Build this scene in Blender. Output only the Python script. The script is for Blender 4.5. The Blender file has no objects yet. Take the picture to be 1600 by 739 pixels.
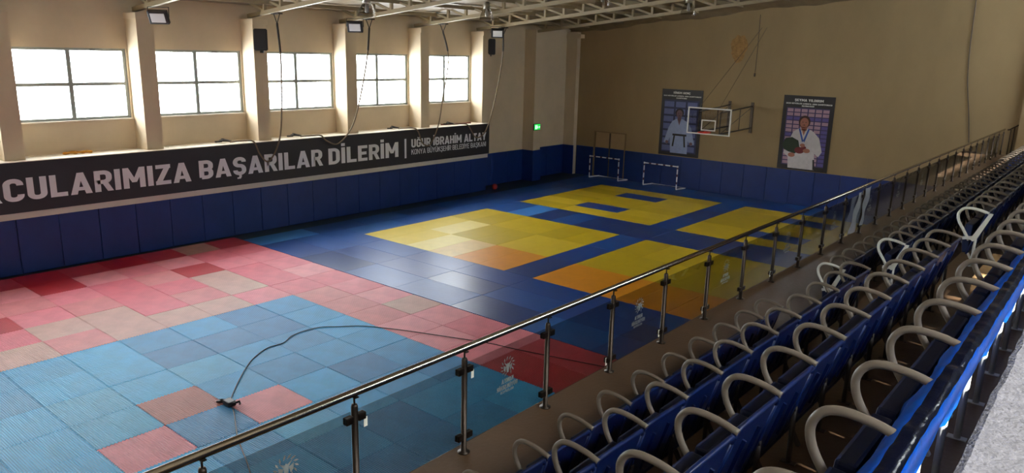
import bpy, bmesh, math, random
from mathutils import Vector, Matrix, Euler
random.seed(7)
S = bpy.context.scene
COL = S.collection

# ---------------------------------------------------------------- camera, light, exposure
W, H = 1600, 739
F_PX, YAW, PITCH, ROLL = 1170.6, .6913, .2403, .0247
CAM = Vector((18.83, -12.189, 5.85))
fwd = Vector((-math.sin(YAW) * math.cos(PITCH), math.cos(YAW) * math.cos(PITCH), -math.sin(PITCH)))
rt = Vector((math.cos(YAW), math.sin(YAW), 0))
up = rt.cross(fwd)
r2 = math.cos(ROLL) * rt + math.sin(ROLL) * up
u2 = -math.sin(ROLL) * rt + math.cos(ROLL) * up
cd = bpy.data.cameras.new('camera')
cam = bpy.data.objects.new('camera', cd)
COL.objects.link(cam)
m = Matrix((r2, u2, -fwd)).transposed().to_4x4()
m.translation = CAM
cam.matrix_world = m
cd.sensor_fit = 'HORIZONTAL'; cd.sensor_width = 36
cd.lens = F_PX / W * 36
cd.clip_start = .05
S.camera = cam

wd = bpy.data.worlds.new('overcast_sky'); S.world = wd; wd.use_nodes = True
bg = wd.node_tree.nodes['Background']
bg.inputs[0].default_value = (.93, .97, 1, 1)
bg.inputs[1].default_value = 20.0

def add_sun():
    l = bpy.data.lights.new('sun', 'SUN'); l.energy = 15; l.angle = .02; l.color = (1, .96, .9)
    o = bpy.data.objects.new('sun', l); COL.objects.link(o)
    d = Vector((-1, .12, -1.2))
    o.rotation_euler = d.to_track_quat('-Z', 'Y').to_euler()
    o.location = (30, -10, 30)
add_sun()

def portal(loc, size, direction):
    l = bpy.data.lights.new('window_daylight', 'AREA'); l.shape = 'RECTANGLE'
    l.size, l.size_y = size
    l.cycles.is_portal = True
    o = bpy.data.objects.new('window_daylight', l); COL.objects.link(o)
    o.location = loc
    o.rotation_euler = Vector(direction).to_track_quat('-Z', 'Z').to_euler()

S.view_settings.view_transform = 'Standard'
S.view_settings.look = 'None'
S.view_settings.gamma = 1
S.view_settings.use_curve_mapping = False
S.view_settings.exposure = 0.28
S.cycles.use_denoising = True
S.cycles.max_bounces = 10
S.cycles.diffuse_bounces = 6
S.cycles.transparent_max_bounces = 24

# ---------------------------------------------------------------- material helpers
def srgb(r, g, b):
    f = lambda c: (c / 255 / 12.92) if c / 255 <= .04045 else ((c / 255 + .055) / 1.055) ** 2.4
    return (f(r), f(g), f(b), 1)

def mat(name, rgb, rough=.6, metal=0, var=0.0, vscale=3, bump=0, bscale=40, spec=None, stretch=None, coat=0):
    m = bpy.data.materials.new(name); m.use_nodes = True
    nt = m.node_tree; b = nt.nodes['Principled BSDF']
    c = srgb(*rgb)
    b.inputs['Base Color'].default_value = c
    b.inputs['Roughness'].default_value = rough
    b.inputs['Metallic'].default_value = metal
    if spec is not None: b.inputs['Specular IOR Level'].default_value = spec
    if coat: b.inputs['Coat Weight'].default_value = coat
    tc = nt.nodes.new('ShaderNodeTexCoord')
    src = tc.outputs['Object']
    if stretch:
        mp = nt.nodes.new('ShaderNodeMapping'); mp.inputs['Scale'].default_value = stretch
        nt.links.new(src, mp.inputs[0]); src = mp.outputs[0]
    if var:
        n = nt.nodes.new('ShaderNodeTexNoise'); n.inputs['Scale'].default_value = vscale
        n.inputs['Detail'].default_value = 6; n.inputs['Roughness'].default_value = .6
        nt.links.new(src, n.inputs['Vector'])
        r = nt.nodes.new('ShaderNodeValToRGB')
        r.color_ramp.elements[0].position = .3; r.color_ramp.elements[1].position = .7
        r.color_ramp.elements[0].color = tuple(x * (1 - var) for x in c[:3]) + (1,)
        r.color_ramp.elements[1].color = tuple(min(1, x * (1 + var)) for x in c[:3]) + (1,)
        nt.links.new(n.outputs['Fac'], r.inputs[0]); nt.links.new(r.outputs[0], b.inputs['Base Color'])
    if bump:
        n = nt.nodes.new('ShaderNodeTexNoise'); n.inputs['Scale'].default_value = bscale
        n.inputs['Detail'].default_value = 5
        nt.links.new(src, n.inputs['Vector'])
        bp = nt.nodes.new('ShaderNodeBump'); bp.inputs['Strength'].default_value = bump
        bp.inputs['Distance'].default_value = .02
        nt.links.new(n.outputs['Fac'], bp.inputs['Height']); nt.links.new(bp.outputs[0], b.inputs['Normal'])
    return m

def ridged(name, rgb, rough=.45, var=.12):
    m = mat(name, rgb, rough, var=var, vscale=2.2, spec=.5)
    nt = m.node_tree; b = nt.nodes['Principled BSDF']
    tc = [n for n in nt.nodes if n.type == 'TEX_COORD'][0]
    w = nt.nodes.new('ShaderNodeTexWave'); w.wave_type = 'BANDS'; w.bands_direction = 'Y'
    w.inputs['Scale'].default_value = 9.5; w.inputs['Distortion'].default_value = .4
    w.inputs['Detail'].default_value = 1
    nt.links.new(tc.outputs['Object'], w.inputs['Vector'])
    bp = nt.nodes.new('ShaderNodeBump'); bp.inputs['Strength'].default_value = .8; bp.inputs['Distance'].default_value = .008
    nt.links.new(w.outputs['Fac'], bp.inputs['Height']); nt.links.new(bp.outputs[0], b.inputs['Normal'])
    return m

def emis(name, rgb, s):
    m = bpy.data.materials.new(name); m.use_nodes = True
    b = m.node_tree.nodes['Principled BSDF']
    b.inputs['Base Color'].default_value = srgb(*rgb)
    b.inputs['Emission Color'].default_value = srgb(*rgb); b.inputs['Emission Strength'].default_value = s
    return m

def glass(name, tint, refl=1.0):
    m = bpy.data.materials.new(name); m.use_nodes = True; nt = m.node_tree
    nt.nodes.remove(nt.nodes['Principled BSDF'])
    out = nt.nodes['Material Output']
    t = nt.nodes.new('ShaderNodeBsdfTransparent'); t.inputs[0].default_value = tint + (1,)
    g = nt.nodes.new('ShaderNodeBsdfGlossy'); g.inputs['Roughness'].default_value = .02
    g.inputs[0].default_value = (refl, refl, refl, 1)
    lw = nt.nodes.new('ShaderNodeLayerWeight')
    p5 = nt.nodes.new('ShaderNodeMath'); p5.operation = 'POWER'; p5.inputs[1].default_value = 5
    fr = nt.nodes.new('ShaderNodeMath'); fr.operation = 'MULTIPLY_ADD'; fr.inputs[1].default_value = .94; fr.inputs[2].default_value = .04
    nt.links.new(lw.outputs['Facing'], p5.inputs[0]); nt.links.new(p5.outputs[0], fr.inputs[0])
    mx = nt.nodes.new('ShaderNodeMixShader')
    nt.links.new(fr.outputs[0], mx.inputs[0]); nt.links.new(t.outputs[0], mx.inputs[1]); nt.links.new(g.outputs[0], mx.inputs[2])
    nt.links.new(mx.outputs[0], out.inputs[0])
    return m

M = {}
M['wall'] = mat('cream_plaster', (204, 186, 158), .85, var=.07, vscale=.8, bump=.12, bscale=60)
M['wall_far'] = mat('cream_plaster_dimmed', (156, 134, 98), .85, var=.10, vscale=.6, bump=.12, bscale=50, stretch=(1, 1, .45))  # same cream paint, darkened so the colour carries the far wall's dimness
M['wall_dark'] = mat('bounce_damping_brown', (84, 72, 60), .85, var=.08)  # dark colour chosen to cut light bounced off the unseen stand wall
M['ledge'] = mat('white_paint_ledge', (224, 214, 196), .7, var=.06, vscale=4)
M['strip'] = mat('off_white_strip', (205, 198, 186), .6)
M['roof'] = mat('roof_insulation_foil', (132, 115, 90), .55, var=.25, vscale=1.6, bump=.5, bscale=5)
M['steel_cream'] = mat('cream_painted_steel', (152, 138, 110), .5, var=.06)
M['floor'] = mat('dark_green_linoleum', (26, 38, 36), .4, var=.2, vscale=2)
M['balcony'] = mat('brown_floor_paint', (92, 70, 50), .42, var=.14, vscale=2.0, bump=.15, bscale=30)
M['riser'] = mat('tan_concrete_riser', (176, 142, 98), .8, var=.12, vscale=4)
M['concrete'] = mat('rough_grey_screed', (82, 81, 85), .9, var=.22, vscale=14, bump=.7, bscale=55)
M['pad'] = mat('navy_vinyl_pad', (12, 46, 112), .42, var=.12, vscale=1.5, bump=.25, bscale=3.5)
M['pad_far'] = M['pad']
M['banner'] = mat('charcoal_banner_vinyl', (40, 37, 44), .5)
M['banner_text'] = mat('white_banner_print', (226, 226, 230), .55)
M['frame'] = mat('grey_aluminium_frame', (150, 156, 150), .45, var=.04)
M['window_glass'] = glass('clear_window_glass', (.97, .98, .98))
M['rail_glass'] = glass('tinted_railing_glass', (.74, .75, .74), 1.0)
M['steel'] = mat('brushed_stainless_steel', (176, 170, 160), .22, metal=1)
M['steel_dark'] = mat('dull_stainless_post', (70, 61, 54), .42, metal=1)
M['sticker'] = mat('frosted_white_sticker', (236, 240, 240), .6)
M['label_white'] = mat('white_paper_label', (235, 232, 215), .6)
M['cloth'] = mat('white_sheet', (205, 208, 212), .8, var=.08, vscale=9)
M['seat_blue'] = mat('navy_blue_seat_plastic', (9, 30, 78), .34, var=.06, vscale=5, bump=.06, bscale=20)
M['seat_pan'] = mat('navy_seat_pan_plastic', (16, 34, 76), .5, var=.06, vscale=5)
M['arm'] = mat('warm_grey_arm_tube', (112, 101, 88), .42, var=.04)
M['arm_light'] = mat('light_grey_arm_tube', (214, 216, 208), .38)
M['leg'] = mat('dark_seat_leg', (62, 54, 48), .5)
M['leg_pale_sunlit'] = mat('pale_and_sunlit_seat_leg', (205, 208, 208), .45)  # back-row legs carry sunlight as pale colour; end-frame legs are pale themselves
M['black'] = mat('black_plastic', (22, 23, 26), .4)
M['grille'] = mat('black_speaker_grille', (34, 34, 38), .7, bump=.5, bscale=90)
M['lamp_face'] = mat('floodlight_lens', (205, 205, 208), .2)
M['acrylic'] = glass('acrylic_reflector', (.72, .70, .66))
M['lamp_metal'] = mat('lamp_housing_metal', (150, 145, 135), .4, metal=.6)
M['rope'] = mat('worn_hemp_rope', (118, 102, 84), .9, bump=.6, bscale=60)
M['rope_dark'] = mat('dark_rope_sleeve', (52, 46, 42), .9)
M['white_tube'] = mat('white_goal_tube', (225, 226, 230), .4)
M['red_tape'] = mat('dark_goal_tape', (90, 40, 46), .5)
M['rim'] = mat('orange_hoop_rim', (214, 50, 26), .4)
M['board_glass'] = glass('backboard_glass', (.82, .84, .86))
M['board_frame'] = mat('white_board_frame', (214, 214, 208), .45)
M['dark_steel'] = mat('dark_bracket_steel', (86, 74, 62), .5)
M['exit'] = emis('exit_sign_green', (20, 190, 70), 1.2)
M['exit_white'] = emis('exit_sign_white', (200, 255, 215), 1.2)
M['door'] = mat('beige_door_leaf', (172, 146, 108), .6, var=.05)
M['door_frame'] = mat('brown_door_frame', (140, 116, 84), .6)
M['poster'] = mat('poster_black', (30, 26, 28), .5)
M['poster_text'] = mat('poster_white_print', (222, 220, 216), .6)
M['ochre'] = mat('ochre_cloth', (190, 130, 30), .8, var=.2, vscale=20)
M['redbar'] = mat('dull_red_bar', (120, 52, 44), .6)
M['ball'] = mat('red_rubber_ball', (150, 30, 24), .5)
M['rust'] = mat('rust_water_stain', (158, 122, 74), .9, var=.3, vscale=7)

PINK = [ridged('pink_puzzle_foam_%d' % i, c) for i, c in enumerate([(226, 124, 138), (230, 142, 152), (216, 128, 132), (222, 108, 124), (194, 58, 72)])]
PINK_GREY = ridged('faded_pink_puzzle_foam', (204, 158, 148))
PINK_RED = ridged('red_puzzle_foam', (184, 26, 40))
PINK_BROWN = ridged('worn_salmon_puzzle_foam', (176, 98, 88))
LBLUE = [ridged('blue_puzzle_foam_%d' % i, c) for i, c in enumerate([(24, 156, 216), (34, 168, 228), (22, 144, 204), (52, 166, 218), (18, 130, 192)])]
JB = [mat('blue_judo_vinyl_%d' % i, c, r, var=.08, vscale=2, bump=.1, bscale=9) for i, (c, r) in enumerate([((14, 64, 136), .36), ((18, 76, 150), .38), ((12, 54, 116), .33), ((26, 88, 158), .36)])]
JLIGHT = mat('light_blue_judo_vinyl', (52, 124, 200), .38, var=.05)
JY = [mat('yellow_judo_vinyl_%d' % i, c, .42, var=.05, vscale=2, bump=.1, bscale=9) for i, c in enumerate([(214, 184, 40), (204, 174, 24), (192, 164, 22), (220, 192, 60)])]
JCREAM = mat('faded_cream_judo_vinyl', (226, 206, 120), .42, var=.05)
JTAN = mat('faded_tan_judo_vinyl', (216, 182, 110), .42, var=.08)
JO = mat('orange_judo_vinyl', (214, 138, 20), .42, var=.06)

# ---------------------------------------------------------------- object helpers
def mesh_obj(name, bm, mats, parent=None, loc=None, smooth=False):
    me = bpy.data.meshes.new(name)
    bm.normal_update()
    bm.to_mesh(me); bm.free()
    for mm in (mats if isinstance(mats, (list, tuple)) else [mats]): me.materials.append(mm)
    if smooth:
        for p in me.polygons: p.use_smooth = True
    o = bpy.data.objects.new(name, me); COL.objects.link(o)
    if parent: o.parent = parent
    if loc: o.location = loc
    return o

def tag(o, label=None, cat=None, group=None, kind=None):
    if label: o['label'] = label
    if cat: o['category'] = cat
    if group: o['group'] = group
    if kind: o['kind'] = kind
    return o

def empty(name, loc, label, cat, group=None, rz=0):
    o = bpy.data.objects.new(name, None); COL.objects.link(o)
    o.location = loc; o.rotation_euler = (0, 0, rz); o.empty_display_size = .2
    return tag(o, label, cat, group)

def BM(): return bmesh.new()

def box(bm, x0, x1, y0, y1, z0, z1, bevel=0, mi=0):
    vs = [bm.verts.new((x, y, z)) for x in (x0, x1) for y in (y0, y1) for z in (z0, z1)]
    idx = [(0, 1, 3, 2), (4, 6, 7, 5), (0, 4, 5, 1), (2, 3, 7, 6), (0, 2, 6, 4), (1, 5, 7, 3)]
    fs = [bm.faces.new([vs[i] for i in f]) for f in idx]
    for f in fs: f.material_index = mi
    if bevel:
        es = list({e for f in fs for e in f.edges})
        bmesh.ops.bevel(bm, geom=es, offset=bevel, segments=2, profile=.6, affect='EDGES')
    return fs

def obox(bm, a, b, w, h, upv=(0, 0, 1), mi=0):
    """box bar from a to b with cross section w x h"""
    a = Vector(a); b = Vector(b); d = (b - a).normalized(); upv = Vector(upv)
    s = d.cross(upv)
    if s.length < 1e-4: s = d.cross(Vector((0, 1, 0)))
    s.normalize(); t = s.cross(d).normalized()
    vs = []
    for p in (a, b):
        for i, j in ((-1, -1), (1, -1), (1, 1), (-1, 1)):
            vs.append(bm.verts.new(p + s * i * w / 2 + t * j * h / 2))
    for f in ((0, 1, 2, 3), (7, 6, 5, 4), (0, 4, 5, 1), (1, 5, 6, 2), (2, 6, 7, 3), (3, 7, 4, 0)):
        bm.faces.new([vs[k] for k in f]).material_index = mi

def tube(bm, pts, r, n=10, mi=0, caps=True):
    pts = [Vector(p) for p in pts]
    rings = []; prev = None
    for i, p in enumerate(pts):
        if i == 0: d = pts[1] - p
        elif i == len(pts) - 1: d = p - pts[i - 1]
        else: d = (pts[i + 1] - p).normalized() + (p - pts[i - 1]).normalized()
        d.normalize()
        if prev is None:
            a = Vector((0, 0, 1)) if abs(d.z) < .9 else Vector((1, 0, 0))
            s = d.cross(a).normalized()
        else:
            s = (prev - d * prev.dot(d)).normalized()
        prev = s; t = d.cross(s)
        rr = r[i] if isinstance(r, (list, tuple)) else r
        rings.append([bm.verts.new(p + (s * math.cos(2 * math.pi * k / n) + t * math.sin(2 * math.pi * k / n)) * rr) for k in range(n)])
    for a, b in zip(rings, rings[1:]):
        for k in range(n):
            f = bm.faces.new((a[k], a[(k + 1) % n], b[(k + 1) % n], b[k])); f.material_index = mi; f.smooth = True
    if caps:
        bm.faces.new(rings[0][::-1]).material_index = mi; bm.faces.new(rings[-1]).material_index = mi

def smooth_path(pts, k=6, closed=False):
    pts = [Vector(p) for p in pts]; out = []
    n = len(pts)
    for i in range(n - 1):
        p0 = pts[max(i - 1, 0)]; p1 = pts[i]; p2 = pts[i + 1]; p3 = pts[min(i + 2, n - 1)]
        for j in range(k):
            t = j / k
            out.append(.5 * ((2 * p1) + (p2 - p0) * t + (2 * p0 - 5 * p1 + 4 * p2 - p3) * t * t + (3 * p1 - p0 - 3 * p2 + p3) * t ** 3))
    out.append(pts[-1]); return out

def lathe(bm, prof, c=(0, 0, 0), n=24, mi=0):
    c = Vector(c); rings = []
    for r, z in prof:
        rings.append([bm.verts.new(c + Vector((r * math.cos(2 * math.pi * k / n), r * math.sin(2 * math.pi * k / n), z))) for k in range(n)])
    for a, b in zip(rings, rings[1:]):
        for k in range(n):
            f = bm.faces.new((a[k], a[(k + 1) % n], b[(k + 1) % n], b[k])); f.smooth = True; f.material_index = mi

def prism(bm, poly, fn, d0, d1, mi=0):
    """extrude 2D polygon; fn(u, v, d) -> 3D"""
    a = [bm.verts.new(fn(u, v, d0)) for u, v in poly]; b = [bm.verts.new(fn(u, v, d1)) for u, v in poly]
    fs = [bm.faces.new(a[::-1]), bm.faces.new(b)]
    n = len(poly)
    for i in range(n): fs.append(bm.faces.new((a[i], a[(i + 1) % n], b[(i + 1) % n], b[i])))
    for f in fs: f.material_index = mi
    bmesh.ops.recalc_face_normals(bm, faces=fs)

def struct(name, bm, m_, parent=None):
    o = mesh_obj(name, bm, m_, parent)
    if parent is None: o['kind'] = 'structure'
    return o

def copy_tree(o, parent=None):
    c = o.copy(); COL.objects.link(c)
    if parent: c.parent = parent
    for ch in list(o.children): copy_tree(ch, c)
    return c

def ordinal(n):
    names = ['zeroth', 'first', 'second', 'third', 'fourth', 'fifth', 'sixth', 'seventh', 'eighth', 'ninth', 'tenth', 'eleventh', 'twelfth', 'thirteenth', 'fourteenth', 'fifteenth', 'sixteenth', 'seventeenth', 'eighteenth', 'nineteenth', 'twentieth']
    if n <= 20: return names[n]
    if n % 10 == 0: return {30: 'thirtieth', 40: 'fortieth', 50: 'fiftieth'}[n]
    return {2: 'twenty', 3: 'thirty', 4: 'forty'}[n // 10] + '-' + names[n % 10]

# lettering ------------------------------------------------------
def text_bm(body, bold=.0, res=3):
    cu = bpy.data.curves.new('t', 'FONT'); cu.body = body; cu.offset = bold; cu.resolution_u = res; cu.extrude = .002
    o = bpy.data.objects.new('t', cu); COL.objects.link(o)
    dg = bpy.context.evaluated_depsgraph_get(); dg.update()
    me = bpy.data.meshes.new_from_object(o.evaluated_get(dg))
    bpy.data.objects.remove(o); bpy.data.curves.remove(cu)
    bm = BM(); bm.from_mesh(me); bpy.data.meshes.remove(me)
    return bm
def bounds(bm):
    xs = [v.co.x for v in bm.verts]; ys = [v.co.y for v in bm.verts]
    return min(xs), max(xs), min(ys), max(ys)
_cap = {}
def text_obj(name, body, bold, u0, u1, v0, caph, fn, mm, parent, thick=.004, scale_u=None):
    """fits body between u0 and u1, baseline v0, capital height caph; fn maps (u,v,d) to 3D"""
    if bold not in _cap:
        b = text_bm('H', bold); _cap[bold] = bounds(b); b.free()
    cb = _cap[bold]
    bm = text_bm(body, bold); b = bounds(bm)
    su = scale_u if scale_u else (u1 - u0) / (b[1] - b[0])
    sv = caph / (cb[3] - cb[2])
    for v in bm.verts:
        uu = (u0 + (v.co.x - b[0]) * su) if u0 is not None else (u1 - (b[1] - v.co.x) * su)
        v.co = Vector(fn(uu, v0 + (v.co.y - cb[2]) * sv, thick if v.co.z > 0 else 0))
    bmesh.ops.recalc_face_normals(bm, faces=bm.faces)
    return mesh_obj(name, bm, mm, parent), su

# heavy condensed capitals drawn as thick strokes -----------------
def arc(cx, cy, rx, ry, a0, a1, n=7): return [(cx + rx * math.cos(math.radians(a0 + (a1 - a0) * k / n)), cy + ry * math.sin(math.radians(a0 + (a1 - a0) * k / n))) for k in range(n + 1)]
def glyph(ch, t):
    """stroke centre lines in a cell of height 1, returns (width, [polyline...], [solid polygons])"""
    h = t / 2; w = .56; l, r, b, u = h, w - h, h, 1 - h; m = .5; q = .17; S_ = []; P_ = []
    base = {'Ş': 'S', 'Ç': 'C', 'İ': 'I', 'Ü': 'U', 'Ö': 'O', 'Ğ': 'G'}.get(ch, ch)
    if base == 'I': w = t; S_ = [[(h, 0), (h, 1)]]
    elif base == 'C': S_ = [[(r, .70)] + arc(r - q, u - q, q, q, 0, 90) + arc(l + q, u - q, q, q, 90, 180) + arc(l + q, b + q, q, q, 180, 270) + arc(r - q, b + q, q, q, 270, 360) + [(r, .30)]]
    elif base == 'G': S_ = [[(r, .70)] + arc(r - q, u - q, q, q, 0, 90) + arc(l + q, u - q, q, q, 90, 180) + arc(l + q, b + q, q, q, 180, 270) + arc(r - q, b + q, q, q, 270, 360) + [(r, .48), (.3, .48)]]
    elif base == 'O' or ch == '0': S_ = [arc(r - q, u - q, q, q, 0, 90) + arc(l + q, u - q, q, q, 90, 180) + arc(l + q, b + q, q, q, 180, 270) + arc(r - q, b + q, q, q, 270, 360) + [(r, u - q)]]
    elif base == 'U': S_ = [[(l, 1)] + arc(l + q, b + q, q, q, 180, 270) + arc(r - q, b + q, q, q, 270, 360) + [(r, 1)]]
    elif base == 'S': S_ = [[(r, .72)] + arc(r - q, u - q * .9, q, q * .9, 0, 90) + arc(l + q, u - .19, q, .19, 90, 270, 9)[0:] + arc(r - q, m - .19 + .0, q, .21, 90, 0, 5) + arc(r - q, b + q, q, q, 0, -90) + arc(l + q, b + q, q, q, 270, 180) + [(l, .28)]]
    elif base == 'L': w = .5; S_ = [[(l, 1), (l, b), (w, b)]]
    elif base == 'E': w = .5; S_ = [[(w, u), (l, u), (l, b), (w, b)], [(l, m), (w - .05, m)]]
    elif base == 'H': S_ = [[(l, 0), (l, 1)], [(r, 0), (r, 1)], [(l, m), (r, m)]]
    elif base == 'T': S_ = [[(0, u), (w, u)], [(w / 2, 0), (w / 2, u)]]
    elif base == 'D': S_ = [[(l, b), (l, u)] + arc(r - .2, u - .2, .2, .2, 90, 0) + arc(r - .2, b + .2, .2, .2, 0, -90) + [(l, b)]]
    elif base == 'P': S_ = [[(l, 0), (l, u)] + arc(r - q, u - q, q, q, 90, 0) + arc(r - q, m + q - .05, q, q, 0, -90) + [(l, m - .05)]]
    elif base == 'R': S_ = [[(l, 0), (l, u)] + arc(r - q, u - q, q, q, 90, 0) + arc(r - q, m + q - .04, q, q, 0, -90) + [(l, m - .04)]]; P_ = [[(w * .36, m), (w * .36 + t, m), (w + .03, 0), (w + .03 - t, 0)]]
    elif base == 'B': S_ = [[(l, b), (l, u)] + arc(r - q, u - .17, q, .17, 90, 0) + arc(r - q, m + .15, q, .15, 0, -90) + [(l, m)], [(l, m)] + arc(r - q, m - .16, q, .16, 90, 0) + arc(r - q, b + .17, q, .17, 0, -90) + [(l, b)]]
    elif base == 'A': w = .66; P_ = [[(0, 0), (t * 1.05, 0), (w / 2 + t * .42, 1), (w / 2 - t * .52, 1)], [(w, 0), (w - t * 1.05, 0), (w / 2 - t * .42, 1), (w / 2 + t * .52, 1)], [(.15, .17), (w - .15, .17), (w - .19, .17 + t * .85), (.19, .17 + t * .85)]]
    elif base == 'V': w = .62; P_ = [[(0, 1), (t * 1.05, 1), (w / 2 + t * .42, 0), (w / 2 - t * .52, 0)], [(w, 1), (w - t * 1.05, 1), (w / 2 - t * .42, 0), (w / 2 + t * .52, 0)]]
    elif base == 'M': w = .74; S_ = [[(h, 0), (h, 1)], [(w - h, 0), (w - h, 1)]]; P_ = [[(0, 1), (t, 1), (w / 2 + t * .42, .28), (w / 2 - t * .42, .28)], [(w, 1), (w - t, 1), (w / 2 - t * .42, .28), (w / 2 + t * .42, .28)]]
    elif base == 'N': w = .62; S_ = [[(h, 0), (h, 1)], [(w - h, 0), (w - h, 1)]]; P_ = [[(0, 1), (t, 1), (w, 0), (w - t, 0)]]
    elif base == 'K': w = .6; S_ = [[(h, 0), (h, 1)]]; P_ = [[(t * .8, .36), (t * .8, .60), (w - t * 1.15, 1), (w, 1)], [(w * .38, .62), (w * .38 + t * .9, .72), (w + .02, 0), (w - t * 1.1, 0)]]
    elif base == 'Y': w = .62; P_ = [[(0, 1), (t * 1.1, 1), (w / 2 + h, .42), (w / 2 - h, .36)], [(w, 1), (w - t * 1.1, 1), (w / 2 - h, .42), (w / 2 + h, .36)]]; S_ = [[(w / 2, 0), (w / 2, .45)]]
    elif base == 'Z': w = .54; S_ = [[(0.02, u), (w, u)], [(0, b), (w, b)]]; P_ = [[(0, t * .6), (t * 1.1, t * .6), (w, 1 - t * .6), (w - t * 1.1, 1 - t * .6)]]
    elif base == 'J': w = .42; S_ = [[(w - h, 1)] + arc(w - h - q, b + q, q, q, 0, -90) + [(0, b)]]
    elif ch == '2': S_ = [[(l, .72)] + arc(l + q, u - q, q, q, 180, 90) + arc(r - q, u - q, q, q, 90, -30) + [(l + .02, b), (w, b)]]
    elif ch == '1': w = .3; S_ = [[(w - h, 0), (w - h, 1)]]; P_ = [[(0, .76), (w - t, .98), (w - t * .5, .84), (.03, .62)]]
    elif ch == ' ': w = .22
    if ch in 'ŞÇ': c = w / 2; P_.append([(c - .04, 0), (c + .07, 0), (c + .07, -.10), (c + .02, -.2), (c - .12, -.2), (c - .12, -.12), (c - .04, -.12)])
    if ch == 'İ': P_.append([(0, 1.08), (t, 1.08), (t, 1.08 + t * .95), (0, 1.08 + t * .95)])
    if ch in 'ÜÖ': 
        for c in (w * .3, w * .7): P_.append([(c - .06, 1.07), (c + .06, 1.07), (c + .06, 1.19), (c - .06, 1.19)])
    if ch == 'Ğ': P_ += [[(w * .2, 1.2), (w * .34, 1.2), (w * .42, 1.13), (w * .58, 1.13), (w * .66, 1.2), (w * .8, 1.2), (w * .68, 1.06), (w * .32, 1.06)]]
    return w, S_, P_
def heavy(name, body, u0, u1, v0, caph, fn, mm, parent, t=.19, thick=.004, gap=.085, scale_u=None):
    """body in heavy capitals fitted between u0 and u1 (or ending at u1 with scale_u); one mesh per word group"""
    gs = [glyph(c, t) for c in body]; tot = sum(g[0] for g in gs) + gap * (len(gs) - 1)
    su = scale_u if scale_u else (u1 - u0) / tot
    if u0 is None: u0 = u1 - tot * su
    bm = BM(); x = 0; kk = 0
    for w, st, po in gs:
        for line in st:
            pts = []
            for p in line:
                if not pts or math.hypot(p[0] - pts[-1][0], p[1] - pts[-1][1]) > 1e-4: pts.append(p)
            pts = [Vector(p) for p in pts]; L = []; R = []
            closed = (pts[0] - pts[-1]).length < 1e-4
            for i, p in enumerate(pts):
                if closed: pa = pts[i - 1] if i > 0 else pts[-2]; pb = pts[i + 1] if i < len(pts) - 1 else pts[1]
                else: pa = pts[i - 1] if i > 0 else p; pb = pts[i + 1] if i < len(pts) - 1 else p
                d1 = (p - pa).normalized() if (p - pa).length > 1e-6 else None; d2 = (pb - p).normalized() if (pb - p).length > 1e-6 else None
                if d1 is None: d1 = d2
                if d2 is None: d2 = d1
                n1 = Vector((-d1.y, d1.x)); n2 = Vector((-d2.y, d2.x)); nn = (n1 + n2)
                nn = nn.normalized() if nn.length > 1e-5 else n1
                k = min(1.5, 1 / max(.3, nn.dot(n1)))
                L.append(p + nn * k * t / 2); R.append(p - nn * k * t / 2)
            for i in range(len(pts) - 1):
                dz = thick + kk * 2e-5
                prism(bm, [((x + q.x) * su + u0, q.y * caph + v0) for q in (L[i], L[i + 1], R[i + 1], R[i])], fn, 0, dz)
            kk = (kk + 1) % 5
        for poly in po:
            prism(bm, [((x + a_) * su + u0, b_ * caph + v0) for a_, b_ in poly], fn, 0, thick + 1.2e-4 + kk * 2e-5); kk = (kk + 1) % 5
        x += w + gap
    return mesh_obj(name, bm, mm, parent), su

# ---------------------------------------------------------------- SETTING
XW = -3.55      # window wall plane
XL = -2.85      # front of the lower ledge / columns
YF = 19.0       # far wall
YN = -14.6      # near end wall
XR = 20.4       # wall behind the stand
BF = 2.81       # balcony floor
def roof_z(x): return 7.22 + .105 * (x + 2.6)
def chord_z(x): return 6.80 + .105 * (x + 2.6)

bm = BM(); box(bm, -4, 22, YN - .3, YF + .3, -.25, -.04); struct('floor', bm, M['floor'])

# window wall with openings
P = 3.56
cols = [-2.42 + P * k for k in range(-3, 5)]            # near edge of each column
wins = []
for y in cols: wins.append((y - 3.06, y - .05))
WZ0, WZ1 = 3.77, 5.70
bm = BM()
box(bm, XW - .25, XW, YN, YF, -.05, WZ0)
box(bm, XW - .25, XW, YN, YF, WZ1, 7.3)
edges = [YN] + [e for w in wins for e in w] + [YF]
for i in range(0, len(edges), 2): 
    if edges[i + 1] > edges[i]: box(bm, XW - .25, XW, edges[i], edges[i + 1], WZ0, WZ1)
struct('wall_left', bm, M['wall'])
bm = BM(); box(bm, XW + .002, XL, YN, 12.06, -.04, 2.9); struct('wall_ledge', bm, M['ledge'])
for y in cols:
    bm = BM(); box(bm, XW + .002, XL - .02, y, y + .47, 2.9, 6.68); box(bm, XW + .002, XL + .04, y - .03, y + .5, 6.52, 6.68)
    struct('column', bm, M['wall'])
bm = BM(); box(bm, XW + .002, -2.9, 15.45, 15.98, -.04, 6.9); struct('pilaster', bm, M['wall'])
bm = BM(); box(bm, XW + .002, -2.92, YF - .28, YF - .002, -.04, 6.9); box(bm, XW + .002, -2.7, YF - .32, YF - .002, 6.62, 6.8); struct('corner_pilaster', bm, M['wall'])
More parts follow.
